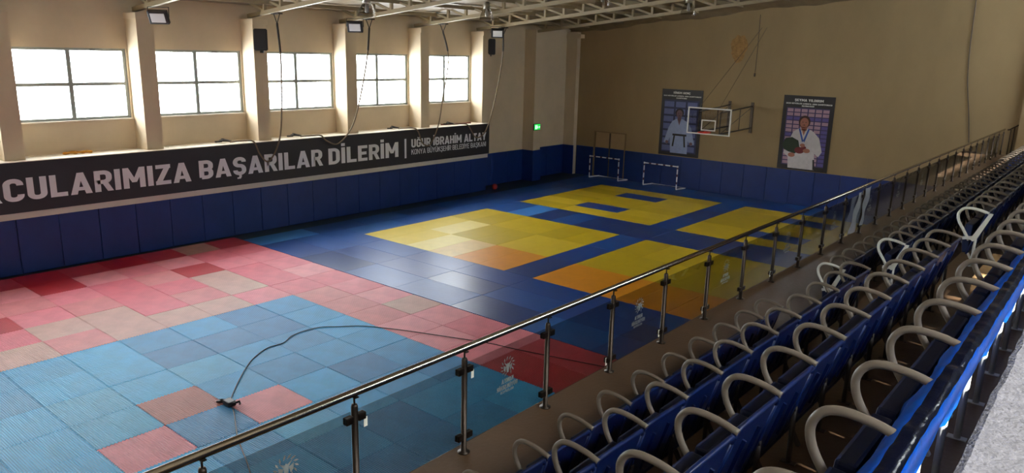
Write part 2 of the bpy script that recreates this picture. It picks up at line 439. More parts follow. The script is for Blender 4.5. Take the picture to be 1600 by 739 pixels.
# far wall (with doorway), near wall, wall behind the stand
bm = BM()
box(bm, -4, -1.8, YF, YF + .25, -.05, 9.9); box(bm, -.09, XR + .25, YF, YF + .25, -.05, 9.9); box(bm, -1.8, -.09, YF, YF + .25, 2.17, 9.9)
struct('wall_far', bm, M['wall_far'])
bm = BM(); box(bm, -4, XR + .25, YN - .25, YN, -.05, 9.9); struct('wall_near', bm, M['wall'])
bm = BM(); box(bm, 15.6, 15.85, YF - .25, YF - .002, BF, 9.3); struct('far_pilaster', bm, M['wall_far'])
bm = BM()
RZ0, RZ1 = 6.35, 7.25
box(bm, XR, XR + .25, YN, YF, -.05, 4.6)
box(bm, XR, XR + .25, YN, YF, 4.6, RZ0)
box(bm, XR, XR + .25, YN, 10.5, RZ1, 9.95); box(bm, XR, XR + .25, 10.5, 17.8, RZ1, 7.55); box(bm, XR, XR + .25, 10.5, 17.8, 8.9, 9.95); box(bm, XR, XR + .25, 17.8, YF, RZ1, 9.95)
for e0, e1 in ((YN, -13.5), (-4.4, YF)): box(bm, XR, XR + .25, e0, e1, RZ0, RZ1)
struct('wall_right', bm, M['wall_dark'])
portal((XR + .1, (-13.5 - 4.4) / 2, (RZ0 + RZ1) / 2), (9.1, .9), (-1, 0, 0))
portal((XR + .1, 14.15, 8.22), (7.3, 1.35), (-1, 0, 0))
# roof
bm = BM()
nx, ny = 60, 80
rv = [[None] * (ny + 1) for _ in range(nx + 1)]
for i in range(nx + 1):
    for j in range(ny + 1):
        x = -3.8 + (XR + 4.0) * i / nx; y = YN - .2 + (YF - YN + .4) * j / ny
        rv[i][j] = bm.verts.new((x, y, roof_z(x) + .03 * math.sin(y * 5.2 + x) * math.sin(x * 1.7)))
for i in range(nx):
    for j in range(ny): bm.faces.new((rv[i][j], rv[i][j + 1], rv[i + 1][j + 1], rv[i + 1][j])).smooth = True
struct('ceiling', bm, M['roof'])
bm = BM(); box(bm, -4, XR + .25, YN - .3, YF + .3, 9.9, 10.0); struct('ceiling_outer_deck', bm, M['roof'])
# sagging foil edge along the far wall
bm = BM(); N = 170; rows = 7; g = []
for i in range(N + 1):
    x = -3.4 + 22.5 * i / N; zb = 6.90 + .0975 * (x + 3.04) + .05 * math.sin(x * 1.3) + .02 * math.sin(x * 5.1)
    r = []
    for j in range(rows + 1):
        t = j / rows
        z = roof_z(x) * (1 - t) + zb * t
        y = YF - .03 - .75 * (1 - t) ** 1.5 - .10 * math.sin(t * 3.1) * (1 + .5 * math.sin(x * 2.2)) - .05 * math.sin(x * 7 + t * 6 + 1.5 * math.sin(x)) * math.sin(t * 3.0)
        r.append(bm.verts.new((x, y, z)))
    g.append(r)
for i in range(N):
    for j in range(rows): bm.faces.new((g[i][j], g[i][j + 1], g[i + 1][j + 1], g[i + 1][j])).smooth = True
o = mesh_obj('roof_foil', bm, M['roof']); tag(o, 'sagging brown insulation foil along the top of the poster wall', 'foil')

# windows
def make_window(i, y0, y1):
    zc = (WZ0 + WZ1) / 2; ym = (y0 + y1) / 2; xa, xb = XW - .14, XW - .05
    bm = BM(); t = .07
    box(bm, xa, xb, y0, y1, WZ0, WZ0 + t); box(bm, xa, xb, y0, y1, WZ1 - t, WZ1)
    box(bm, xa, xb, y0, y0 + t, WZ0 + t, WZ1 - t); box(bm, xa, xb, y1 - t - .02, y1, WZ0 + t, WZ1 - t)
    box(bm, xa, xb, ym - .06, ym + .05, WZ0 + t, WZ1 - t)
    for a, b in ((y0 + t, ym - .06), (ym + .05, y1 - t - .02)): box(bm, xa + .01, xb + .01, a, b, zc - .045, zc + .045)
    w = struct('window_%d' % i, bm, M['frame'])
    bm = BM(); box(bm, xa + .04, xa + .046, y0 + t, y1 - t, WZ0 + t, WZ1 - t); mesh_obj('pane', bm, M['window_glass'], w)
    bm = BM(); box(bm, XW - .1, XW + .05, y0 - .02, y1 + .02, WZ0 - .035, WZ0); mesh_obj('window_sill', bm, M['ledge'], w)
    bm = BM(); box(bm, xb + .01, xb + .04, ym + .55, ym + .7, WZ1 - .06, WZ1 - .03); mesh_obj('catch', bm, M['dark_steel'], w)
    portal((XW - .2, ym, zc), (y1 - y0, WZ1 - WZ0), (1, 0, 0))
for i, (a, b) in enumerate(wins): make_window(i + 1, a, b)
def ribbon(i, y0, y1, z0, z1):
    bm = BM(); t = .04; x = XR + .08
    box(bm, x, x + .06, y0, y1, z0, z0 + t); box(bm, x, x + .06, y0, y1, z1 - t, z1)
    n = max(1, round((y1 - y0) / 2.6))
    for k in range(n + 1):
        y = y0 + (y1 - y0) * k / n; box(bm, x, x + .05, max(y0, y - .02), min(y1, y + .02), z0 + t, z1 - t)
    w = struct('window_%d' % i, bm, M['frame'])
    bm = BM(); box(bm, x + .02, x + .025, y0, y1, z0 + t, z1 - t); mesh_obj('pane', bm, M['window_glass'], w)
ribbon(9, -13.5, -4.4, RZ0, RZ1); ribbon(10, 10.5, 17.8, 7.55, 8.9)  # farther ribbon is unseen, added so sun reaches the far balcony floor

# balcony, tiers of the stand
bm = BM(); box(bm, 15.1, XR, YN, YF, BF - .4, BF, bevel=.006); struct('floor_balcony', bm, M['balcony'])
bm = BM(); box(bm, 15.5, 15.7, YN, YF, -.05, BF - .4); struct('wall_under_balcony', bm, M['wall'])
TIERS = [(16.72, 3.23), (17.46, 3.71), (18.17, 4.15)]
for k, (x, z) in enumerate(TIERS):
    zlo = BF if k == 0 else TIERS[k - 1][1]
    bm = BM(); box(bm, x, XR, YN, YF, zlo, z, bevel=.008)
    for f in bm.faces: f.material_index = 1 if (abs(f.normal.x) > .5) else 0
    struct('floor_tier', bm, [M['balcony'], M['riser']])
# top tier: rough screed with a slightly crumbled edge
bm = BM(); pts = []
n = 260
for i in range(n + 1):
    y = YN + (YF - YN) * i / n; e = .004 * math.sin(i * 1.3) * math.sin(i * .37) + .003 * math.sin(i * 3.3)
    pts.append((18.55 + e, y))
lo = [bm.verts.new((x, y, 4.15)) for x, y in pts]; hi = [bm.verts.new((x, y, 4.555)) for x, y in pts]
hi2 = [bm.verts.new((x + .025, y, 4.575)) for x, y in pts]; bk = [bm.verts.new((XR, y, 4.575)) for x, y in pts]
for i in range(n):
    for a, b in ((lo, hi), (hi, hi2), (hi2, bk)): bm.faces.new((a[i], a[i + 1], b[i + 1], b[i]))
bmesh.ops.recalc_face_normals(bm, faces=bm.faces)
struct('floor_top_tier', bm, M['concrete'])
# aisle half steps
for x0, x1, z0, z1 in ((16.40, 16.72, BF, 3.02), (17.12, 17.46, 3.23, 3.47), (17.86, 18.17, 3.71, 3.93), (18.36, 18.55, 4.15, 4.36)):
    bm = BM(); box(bm, x0, x1, -4.3, -3.1, z0, z1, bevel=.008); struct('step', bm, M['riser'])

# doorway
bm = BM(); box(bm, -1.86, -1.8, YF - .03, YF + .1, 0, 2.23); box(bm, -.09, -.03, YF - .03, YF + .1, 0, 2.23); box(bm, -1.8, -.09, YF - .03, YF + .1, 2.17, 2.23)
d = struct('door_1', bm, M['door_frame'])
for x0, x1 in ((-1.8, -.955), (-.935, -.09)):
    bm = BM(); box(bm, x0, x1, YF + .05, YF + .09, 0, 2.16, bevel=.004); lf = mesh_obj('door_leaf', bm, M['door'], d)
    bm = BM(); box(bm, x0 + .02, x1 - .02, YF + .0, YF + .048, .02, 1.42, bevel=.01); mesh_obj('padding', bm, M['pad'], lf)
bm = BM(); box(bm, -.965, -.925, YF - .02, YF + .05, 0, 2.16); mesh_obj('centre_strip', bm, M['dark_steel'], d)
bm = BM(); box(bm, -2.2, .3, YF + .2, YF + .3, -.25, 2.6); struct('light_block_behind_door', bm, M['wall_dark'])  # unseen backing added to stop sky light leaking round the door leaves
bm = BM(); tube(bm, [(-.86, YF, 1.0), (-.86, YF - .05, 1.0), (-.76, YF - .05, 1.0)], .01); mesh_obj('door_handle', bm, M['steel'], d)

# ---------------------------------------------------------------- WALL PADS
def pad(x0, x1, y0, y1, z1, label, group):
    bm = BM(); box(bm, x0, x1, y0, y1, -.035, z1, bevel=.018)
    o = mesh_obj('wall_pad', bm, M['pad'], smooth=False); tag(o, label, 'wall pad', group)
y = 12.06; k = 1
while y > YN + .2:
    pad(XL, XL + .06, max(y - 1, YN + .01), y - .008, 1.42, 'navy wall pad under the banner, %s from its end by the exit sign' % ordinal(k), 'navy wall pads under the banner')
    y -= 1; k += 1
y = 12.08; k = 1
ys = [12.08, 13.2, 14.32, 15.44]
for a, b in zip(ys, ys[1:]):
    pad(XW + .003, XW + .06, a, b - .008, 1.42, 'dark navy wall pad between banner and exit-sign pilaster, %s past the banner' % ordinal(k), 'navy wall pads in the far corner'); k += 1
bm = BM(); box(bm, -2.9, -2.85, 15.4, 16.03, -.035, 1.42, bevel=.012); box(bm, XW, -2.9, 15.4, 15.45, -.035, 1.42, bevel=.012)
tag(mesh_obj('wall_pad', bm, M['pad']), 'dark navy pad wrapped round the pilaster below the exit sign', 'wall pad', 'navy wall pads in the far corner')
for k, (a, b) in enumerate(((16.04, 17.3), (17.3, 18.66))):
    pad(XW + .003, XW + .06, a, b - .008, 1.42, 'dark navy wall pad behind the exit-sign pilaster, %s towards the corner' % ordinal(k + 1), 'navy wall pads in the far corner')
bm = BM(); box(bm, XW, -2.87, YF - .34, YF - .29, -.035, 1.42, bevel=.012)
tag(mesh_obj('wall_pad', bm, M['pad']), 'dark navy pad on the narrow pilaster in the far corner', 'wall pad', 'navy wall pads in the far corner')
pad(-2.86, -1.87, YF - .06, YF - .003, 1.42, 'dark navy wall pad between the corner and the double door', 'navy pads on the poster wall')
x = -.02; k = 1
while x < 15.3:
    x1 = min(x + 1.0, 15.45)
    pad(x, x1 - .008, YF - .06, YF - .003, 1.42, 'navy vinyl wall pad on the poster wall, %s from the double door' % ordinal(k), 'navy pads on the poster wall')
    x += 1.0; k += 1

# ---------------------------------------------------------------- ROOF TRUSSES
def truss(y, label):
    t = empty('roof_truss', (0, y, 0), label, 'roof truss', 'cream steel roof trusses')
    xa, xb = -3.4, XR - .1
    bm = BM(); obox(bm, (xa, 0, chord_z(xa) + .06), (xb, 0, chord_z(xb) + .06), .12, .12, (0, 0, 1)); mesh_obj('bottom_chord', bm, M['steel_cream'], t)
    bm = BM(); obox(bm, (xa, 0, chord_z(xa) + .50), (xb, 0, chord_z(xb) + .50), .10, .10, (0, 0, 1)); mesh_obj('top_chord', bm, M['steel_cream'], t)
    n = int((xb - xa) / .9)
    global STRUT_V, STRUT_D
    if STRUT_V is None:
        b1 = BM(); box(b1, -.045, .045, -.045, .045, .10, .46); STRUT_V = mesh_obj('strut', b1, M['steel_cream'], t)
        b2 = BM(); obox(b2, (-.84, 0, .46 - .09), (-.04, 0, .12), .07, .07); STRUT_D = mesh_obj('diagonal', b2, M['steel_cream'], t)
        STRUT_V.location = STRUT_D.location = (xa + .9, 0, chord_z(xa + .9)); k0 = 2
    else: k0 = 1
    for k in range(k0, n + 1):
        x = xa + .9 * k
        for src in (STRUT_V, STRUT_D):
            c = src.copy(); COL.objects.link(c); c.parent = t; c.location = (x, 0, chord_z(x))
    return t
STRUT_V = STRUT_D = None
tl = {-2: 'above the third column from the near end', -1: 'over the second visible window bay'}
names = ['out of view over the near end of the hall', 'over the nearest column in view, holding the first floodlight', 'carrying the nearest climbing rope', 'carrying the second climbing rope and middle floodlight', 'carrying the third climbing rope', 'carrying the farthest climbing rope and farthest floodlight', 'nearest the poster wall, above the exit sign']
TY = [-2.2 + P * k for k in range(-1, 6)]
for y, nm in zip(TY, names): truss(y, 'cream steel lattice truss ' + nm)
# purlins
for k, x in enumerate([-2.2 + 1.9 * i for i in range(11)]):
    bm = BM(); obox(bm, (x, YN, roof_z(x) - .1), (x, YF - .05, roof_z(x) - .1), .06, .12)
    o = mesh_obj('purlin', bm, M['steel_cream']); tag(o, 'cream steel purlin under the roof foil, %s from the window wall' % ordinal(k + 1), 'purlin', 'roof purlins')

# ---------------------------------------------------------------- FLOOR MATS
TP = 1.028
def tile_mesh():
    bm = BM(); nt = 18; amp = .015; g = .004
    w = lambda t: amp * (1 if (t * nt) % 1 < .5 else -1)
    pts = []
    def side(f):
        out = []
        for k in range(nt * 2 + 0):
            t = (k) / (nt * 2)
            s = 1 if k % 2 == 0 else -1
            if k in (0,): out.append(f(t, 0)); continue
            out.append(f(t, amp * s)) 
        return out
    L = TP
    poly = []
    poly += side(lambda t, a: (t * L, a))
    poly += side(lambda t, a: (L + a, t * L))
    poly += [p for p in reversed(side(lambda t, a: (t * L, L + a)) + [(L, L)])][:-1]
    poly += [(0, L)]
    poly += [p for p in reversed(side(lambda t, a: (a, t * L)))][:-1]
    # inset a little so seams show, centre the tile
    c = L / 2
    out = []
    for x, y in poly:
        x -= c; y -= c
        k = (c - g) / c
        out.append((x * k, y * k))
    dd = []
    for p in out:
        if not dd or (abs(p[0] - dd[-1][0]) + abs(p[1] - dd[-1][1])) > 1e-5: dd.append(p)
    top = [bm.verts.new((x * .9965, y * .9965, 0)) for x, y in dd]
    mid = [bm.verts.new((x, y, -.004)) for x, y in dd]
    bot = [bm.verts.new((x, y, -.036)) for x, y in dd]
    n = len(dd)
    bm.faces.new(top); 
    for i in range(n):
        bm.faces.new((mid[i], mid[(i + 1) % n], top[(i + 1) % n], top[i])); bm.faces.new((bot[i], bot[(i + 1) % n], mid[(i + 1) % n], mid[i]))
    bmesh.ops.recalc_face_normals(bm, faces=bm.faces)
    me = bpy.data.meshes.new('puzzle_mat'); bm.to_mesh(me); bm.free(); me.materials.append(PINK[0])
    return me
TM = tile_mesh()
X0, Y0 = 3.687, -2.20
OVER = {(3, -5): PINK_BROWN, (4, -4): PINK[1], (4, -6): PINK[0]}
GREYS = {(-1, -4), (-1, -3), (-2, -5), (-1, -2), (-2, -4), (-1, -6), (-2, -1), (-6, 0), (2, 1), (-3, -1)}
REDS = {(-5, -4), (-3, -6), (-5, -7), (-4, -1), (8, 0), (9, 1), (7, 0), (9, 0)}
for a in range(-6, 10):
    for c in range(-10, 2):
        x = X0 + TP * (a + .5); y = Y0 + TP * (c + .5)
        if a >= 0 and c < 0 and (a, c) not in OVER:
            m_ = random.choice(LBLUE); nm = 'light blue'
        else:
            nm = 'pink'
            if (a, c) in OVER: m_ = OVER[(a, c)]
            elif (a, c) in GREYS: m_ = PINK_GREY; nm = 'faded pink'
            elif (a, c) in REDS: m_ = PINK_RED; nm = 'red'
            elif a == -6: m_ = random.choice([PINK[4], PINK_RED])  # row by the wall reddened, the pads' shade put into its colour
            elif a >= 5: m_ = random.choice([PINK[4], PINK_RED, PINK[0]])  # redder away from the windows, lack of window sheen put into the colour
            else: m_ = random.choice(PINK[:4])
        o = bpy.data.objects.new('puzzle_mat', TM); COL.objects.link(o)
        o.location = (x, y, random.uniform(-.003, .002)); o.rotation_euler = (0, 0, 0)
        o.material_slots[0].link = 'OBJECT'; o.material_slots[0].material = m_
        if (a, c) in OVER:
            lab = {(3, -5): 'worn salmon puzzle mat surrounded by blue ones, beside the black plug', (4, -4): 'pink puzzle mat surrounded by blue ones, just past the black plug', (4, -6): 'pink puzzle mat nearest the glass railing, surrounded by blue ones'}[(a, c)]
        else:
            lab = '%s ridged puzzle mat, %s from the padded wall, %s row from the judo mats' % (nm, ordinal(a + 7), ordinal(2 - c))
        tag(o, lab, 'puzzle mat', ('light blue' if nm == 'light blue' else 'pink') + ' puzzle mats')

JM = {}
def judo(x, y, w, l, m_, label, group):
    key = (w, l)
    if key not in JM:
        bm = BM(); g = .003
        box(bm, -w / 2 + g, w / 2 - g, -l / 2 + g, l / 2 - g, -.036, .004, bevel=.005)
        me = bpy.data.meshes.new('judo_mat'); bm.normal_update(); bm.to_mesh(me); bm.free(); me.materials.append(JB[0]); JM[key] = me
    o = bpy.data.objects.new('judo_mat', JM[key]); COL.objects.link(o)
    o.location = (x + w / 2, y + l / 2, random.uniform(-.002, .001))
    o.material_slots[0].link = 'OBJECT'; o.material_slots[0].material = m_
    tag(o, label, 'judo mat', group)
YS = -.13
def row_mats(x0, x1, y, l, off, where, group, ms):
    x = x0; k = 1
    while x < x1 - .01:
        xe = min(x1, x + 2 if k > 1 or off == 0 else x + off)
        m_ = random.choice(ms)
        judo(x, y, xe - x, l, m_, 'blue judo mat, %s from the window wall, %s' % (ordinal(k), where), group)
        x = xe; k += 1
dark = [JB[0], JB[2], JB[1]]
row_mats(-1, 13, YS, 1 - YS, 0, 'row beside the pink tiles', 'blue judo mats before the yellow squares', [JB[0], JB[1], JB[2], JB[3]])
row_mats(-1, 13, 1, 1, 0, 'second row from the pink tiles', 'blue judo mats before the yellow squares', [JB[0], JB[1], JB[2], JB[3]])
row_mats(-1, 13, 2, 1, 0, 'third row from the pink tiles', 'blue judo mats before the yellow squares', [JB[0], JB[1], JB[2]])
judo(-2, YS, 1, 2 - YS, JLIGHT, 'light blue judo mat at the corner by the wall and pink tiles', 'blue judo mats along the wall')
y = 2; k = 2
while y < 18.8:
    ye = min(y + 2, 18.85)
    judo(-2, y, 1, ye - y, random.choice(dark), 'blue judo mat in the strip nearest the window wall, %s from the pink tiles' % ordinal(k), 'blue judo mats along the wall')
    y = ye; k += 1
y = 3; k = 1
while y < 17:
    judo(-1, y, 1, 2, random.choice([JB[0], JB[1], JB[3]]), 'blue judo mat bordering the yellow squares on the window side, %s from the pink tiles' % ordinal(k), 'blue judo mats along the wall')
    y += 2; k += 1
# gap columns and rows
for k in range(7):
    judo(6, 3 + 2 * k, 1, 2, random.choice(dark), 'blue judo mat in the aisle between yellow squares, %s from the pink tiles' % ordinal(k + 1), 'blue judo mats between the yellow squares')
for k in range(6):
    judo(k, 9, 1, 2, JLIGHT if k == 1 else random.choice([JB[0], JB[2], JB[1]]), ('light blue judo mat between the two window-side yellow squares' if k == 1 else 'blue judo mat between the window-side yellow squares, %s from the window wall' % ordinal(k + 1)), 'blue judo mats between the yellow squares')
    judo(7 + k, 9, 1, 2, random.choice(dark), 'blue judo mat between the balcony-side yellow squares, %s from the middle aisle' % ordinal(k + 1), 'blue judo mats between the yellow squares')
row_mats(-1, 13, 17, 1, 0, 'row just past the yellow squares', 'blue judo mats by the goals', dark)
row_mats(-1, 13, 18, .85, 1, 'row along the poster wall', 'blue judo mats by the goals', dark)
k = 1; y = YS
while y < 18.8:
    ye = min(18.85, 3 if y < 0 else y + 2); judo(13, y, 1, ye - y, random.choice(dark), 'blue judo mat in the strip under the balcony, %s from the red tiles' % ordinal(k), 'blue judo mats under the balcony'); y = ye; k += 1

def ylab(color, k1, k2, which): return '%s judo mat, %s from the window side, %s row, in the %s' % (color, ordinal(k1), ordinal(k2), which)
A = {(0, 0): JY[3], (1, 0): JY[3], (2, 0): JCREAM, (3, 0): JTAN, (4, 0): JO, (5, 0): JO,
     (0, 1): JY[3], (1, 1): JCREAM, (2, 1): JY[2], (3, 1): JY[2], (4, 1): JY[0], (5, 1): JY[0],
     (0, 2): JY[1], (1, 2): JY[2], (2, 2): JY[1], (3, 2): JY[1], (4, 2): JY[2], (5, 2): JY[1]}
cn = lambda m_: 'orange' if m_ is JO else 'cream' if m_ is JCREAM else 'tan scratched' if m_ is JTAN else 'yellow'
for (i, j), m_ in A.items():
    judo(i, 3 + 2 * j, 1, 2, m_, ylab(cn(m_), i + 1, j + 1, 'nearer window-side square'), 'yellow judo mats of the nearer window-side square')
    mc = JO if (j == 0 and i < 5) else random.choice(JY[1:3])
    judo(7 + i, 3 + 2 * j, 1, 2, mc, ylab(cn(mc), i + 1, j + 1, 'nearer balcony-side square'), 'yellow judo mats of the nearer balcony-side square')
for j in range(6):
    for i in range(3):
        blue = (i == 1 and j in (1, 4))
        for x0, nm in ((0, 'farther window-side square'), (7, 'farther balcony-side square')):
            m_ = JB[0] if blue else random.choice(JY[:3] if x0 == 0 else JY[1:3])
            if blue: lab = 'blue judo mat inside the %s, %s of its two from the pink tiles' % (nm, 'first' if j == 1 else 'second')
            else: lab = ylab('yellow', i + 1, j + 1, nm)
            judo(x0 + 2 * i, 11 + j, 2, 1, m_, lab, 'judo mats of the ' + nm)

# ---------------------------------------------------------------- BANNER
bn = empty('banner', (0, 0, 1.6), 'long charcoal banner with white Turkish capitals under the windows', 'banner')
XB = -2.65
bm = BM(); box(bm, XL + .002, XB, YN + .05, 12.06, 0, 1.28); mesh_obj('banner_panel', bm, M['banner'], bn)
fb = lambda u, v, d: (XB + .002 + d, u, v - 1.6)
BT = M['banner_text']
_, su = heavy('lettering', 'CULARIMIZA', -6.17, -1.31, 1.90, .575, fb, BT, bn)
heavy('lettering', 'SPOR', None, -6.24, 1.90, .575, fb, BT, bn, scale_u=su)
heavy('lettering', 'BAŞARILAR', -1.05, 3.40, 1.915, .565, fb, BT, bn)
heavy('lettering', 'DİLERİM', 3.66, 6.87, 1.91, .56, fb, BT, bn)
bm = BM(); box(bm, XB, XB + .006, 7.19, 7.28, 1.82 - 1.6, 2.56 - 1.6); mesh_obj('divider_bar', bm, M['banner_text'], bn)
heavy('lettering', 'UĞUR İBRAHİM ALTAY', 7.54, 11.86, 2.20, .325, fb, BT, bn, gap=.07)
heavy('lettering', 'KONYA BÜYÜKŞEHİR BELEDİYE BAŞKANI', 7.54, 11.85, 1.93, .20, fb, BT, bn, t=.12, gap=.10)
bm = BM(); box(bm, XL + .002, -2.69, YN + .05, 12.02, 1.43, 1.59); struct('trim_1', bm, M['strip'])
bm = BM(); box(bm, XL + .002, XB + .01, YN + .05, 12.06, 2.882, 2.9); struct('trim_2', bm, M['ledge'])

# ---------------------------------------------------------------- ROPES
def rope(pts, yt, label):
    t = empty('climbing_rope', pts[0], label, 'climbing rope', 'climbing ropes pulled to the window ledge')
    L = lambda p: Vector(p) - Vector(pts[0])
    path = smooth_path([L(p) for p in pts], 8)
    bm = BM(); tube(bm, path, .026, 8); mesh_obj('rope', bm, M['rope'], t)
    top = path[0]
    bm = BM(); tube(bm, [p for p in path[:7]], .034, 8); mesh_obj('sleeve', bm, M['rope_dark'], t)
    bm = BM()
    for s in (-1, 1): tube(bm, [top + Vector((0, 0, -.02)), top + Vector((.16 * s, 0, .28))], .015, 6)
    box(bm, -.2, .2, -.08, .08, .26, .3)
    mesh_obj('hanger', bm, M['rope_dark'], t)
    e = path[-1]
    bm = BM(); random.seed(len(label))
    for k in range(3): tube(bm, smooth_path([e + Vector((.0, .05, .02)), e + Vector((-.12, -.05 - .1 * k, .05)), e + Vector((-.2, -.15, .08 - .02 * k)), e + Vector((-.05, -.25 - .06 * k, .03)), e + Vector((-.15, -.4, .02))], 4), .025, 6)
    mesh_obj('knot', bm, M['rope_dark'], t)
xr = -2.52
zc = chord_z(-2.0) - .3
rope([(-2.0, 1.45, zc), (-2.15, 1.62, 5.3), (-2.4, 1.68, 3.4), (xr, 1.55, 2.66), (xr, 1.21, 2.27), (xr, .93, 2.54), (xr, .75, 2.93), (-2.7, .52, 2.97), (-2.9, .15, 2.94)], 1.45, 'climbing rope nearest the camera, sagging over the banner')
rope([(-2.0, 5.05, zc), (-2.2, 5.08, 5.5), (-2.4, 4.85, 4.0), (xr, 4.58, 3.14), (xr, 4.0, 2.64), (xr, 3.52, 2.76), (xr, 3.29, 2.96), (-2.7, 3.05, 2.96), (-2.9, 2.72, 2.94)], 5.1, 'second climbing rope from the camera, tied over the banner')
rope([(-2.0, 8.6, zc), (-2.2, 9.1, 5.55), (-2.4, 9.0, 4.1), (xr, 8.87, 3.01), (xr, 8.44, 2.29), (xr, 8.03, 2.34), (xr, 7.75, 2.86), (-2.65, 7.5, 2.96), (-2.9, 7.1, 2.94)], 8.7, 'third climbing rope, hanging before the farthest window')
rope([(-2.0, 12.1, zc), (-2.2, 12.3, 5.6), (-2.4, 12.15, 4.05), (xr, 11.84, 2.85), (xr, 11.44, 2.41), (xr, 11.04, 2.38), (xr, 10.82, 2.63), (-2.62, 10.6, 2.93), (-2.9, 10.1, 2.94)], 12.3, 'farthest climbing rope, past the last window column')

# things on the ledge
bm = BM(); random.seed(3)
tube(bm, smooth_path([(-3.25, -4.5, 2.935), (-3.1, -4.3, 2.95), (-3.2, -4.1, 2.94), (-3.05, -3.95, 2.96), (-3.2, -3.8, 2.935), (-3.35, -4.05, 2.94), (-3.3, -4.4, 2.935)], 6), [.03 + .012 * math.sin(k) for k in range(37)], 7)
tag(mesh_obj('rag', bm, M['ochre']), 'crumpled ochre rag on the ledge under the nearest window', 'rag')
bm = BM(); obox(bm, (-3.2, 9.7, 2.925), (-3.05, 11.3, 2.925), .06, .05); tag(mesh_obj('red_bar', bm, M['redbar']), 'dull red bar lying on the ledge under the farthest window', 'bar')

# ---------------------------------------------------------------- FLOODLIGHTS, SPEAKERS, HIGH BAYS, EXIT SIGN
def flood(x, y, z, label):
    t = empty('floodlight', (x, y, z), label, 'floodlight', 'black floodlights on the trusses', rz=math.radians(42))
    tilt = Matrix.Rotation(math.radians(28), 4, 'X')
    bm = BM(); box(bm, -.26, .26, -.05, .07, -.19, .19, bevel=.02); bmesh.ops.transform(bm, matrix=tilt, verts=bm.verts); mesh_obj('housing', bm, M['black'], t)
    bm = BM(); box(bm, -.19, .19, -.062, -.05, -.13, .13, bevel=.004); bmesh.ops.transform(bm, matrix=tilt, verts=bm.verts); mesh_obj('lens', bm, M['lamp_face'], t)
    bm = BM(); tube(bm, [(-.28, .0, 0), (-.28, .02, .26), (.28, .02, .26), (.28, 0, 0)], .012, 6); mesh_obj('bracket', bm, M['black'], t)
flood(-2.1, -2.15, 6.56, 'black floodlight nearest the camera, above the first window column')
flood(-2.2, 4.6, 6.58, 'black floodlight in the middle, beside the second climbing rope')
flood(-2.1, 11.85, 6.62, 'black floodlight farthest away, above the farther loudspeaker')
def speaker(x, y, z, label, rz):
    t = empty('loudspeaker', (x, y, z), label, 'loudspeaker', 'black loudspeakers on the window columns', rz=math.radians(rz))
    bm = BM(); prism(bm, [(-.21, -.12), (.21, -.12), (.15, .17), (-.15, .17)], lambda u, v, d: (u, v, d), -.33, .33); bmesh.ops.bevel(bm, geom=list(bm.edges), offset=.025, segments=2, affect='EDGES'); mesh_obj('cabinet', bm, M['black'], t)
    bm = BM(); box(bm, -.17, .17, -.135, -.118, -.28, .28, bevel=.008); mesh_obj('grille', bm, M['grille'], t)
    bm = BM(); tube(bm, [(0, .15, .05), (0, .3, .12)], .02, 8); box(bm, -.05, .05, -.02, .1, -.40, -.33); mesh_obj('mount', bm, M['black'], t)
speaker(-2.68, 1.30, 6.06, 'black loudspeaker on the second column, nearer of the two', 50)
speaker(-2.9, 12.32, 6.08, 'black loudspeaker past the last window, farther of the two', 50)
def highbay(x, y, z, label):
    t = empty('high_bay_lamp', (x, y, z), label, 'high bay lamp', 'high bay lamps under the roof')
    bm = BM(); lathe(bm, [(.26, 0), (.255, .03), (.22, .18), (.15, .32), (.1, .38)]); mesh_obj('reflector', bm, M['acrylic'], t)
    bm = BM(); lathe(bm, [(.0, .37), (.11, .37), (.11, .55), (.07, .6), (.0, .6)]); mesh_obj('ballast', bm, M['lamp_metal'], t)
    bm = BM(); tube(bm, [(0, 0, .6), (0, 0, max(.75, roof_z(x) - z - .16))], .01, 6); mesh_obj('rod', bm, M['dark_steel'], t)
    bm = BM(); lathe(bm, [(.0, .1), (.05, .12), (.06, .2), (.04, .36), (0, .37)], n=12); mesh_obj('bulb', bm, M['lamp_face'], t)
highbay(1.9, 1.75, 6.72, 'high bay lamp with clear bell, nearest in view above the middle floodlight')
highbay(.6, 8.15, 6.95, 'high bay lamp above the farthest climbing rope')
highbay(5.0, 8.75, 7.38, 'high bay lamp at the upper edge, between the two far trusses')
highbay(6.5, 11.7, 7.24, 'high bay lamp hanging closest to the poster wall')
ex = empty('exit_sign', (-2.9, 15.66, 2.5), 'lit green exit sign on the far pilaster', 'exit sign')
bm = BM(); box(bm, 0, .05, -.24, .24, -.14, .16, bevel=.006); mesh_obj('housing', bm, M['black'], ex)
bm = BM(); box(bm, .05, .056, -.22, .22, -.12, .14); mesh_obj('light_panel', bm, M['exit'], ex)
bm = BM()   # running figure, doorway and arrow
def pl(poly): prism(bm, poly, lambda u, v, d: (d, u, v), .056, .06)
pl([(-.15, -.08), (-.05, -.08), (-.05, .10), (-.15, .10)])
pl([(.0, .07), (.03, .07), (.03, .1), (.0, .1)]); pl([(-.02, -.01), (.03, -.01), (.04, .06), (-.01, .06)]); pl([(-.03, -.09), (-.01, -.09), (.02, -.01), (-.01, -.01)]); pl([(.02, -.01), (.05, -.05), (.07, -.04), (.04, .01)])
pl([(.10, .0), (.16, .06), (.16, .02), (.2, .02), (.2, -.02), (.16, -.02), (.16, -.06)])
mesh_obj('pictogram', bm, M['exit_white'], ex)

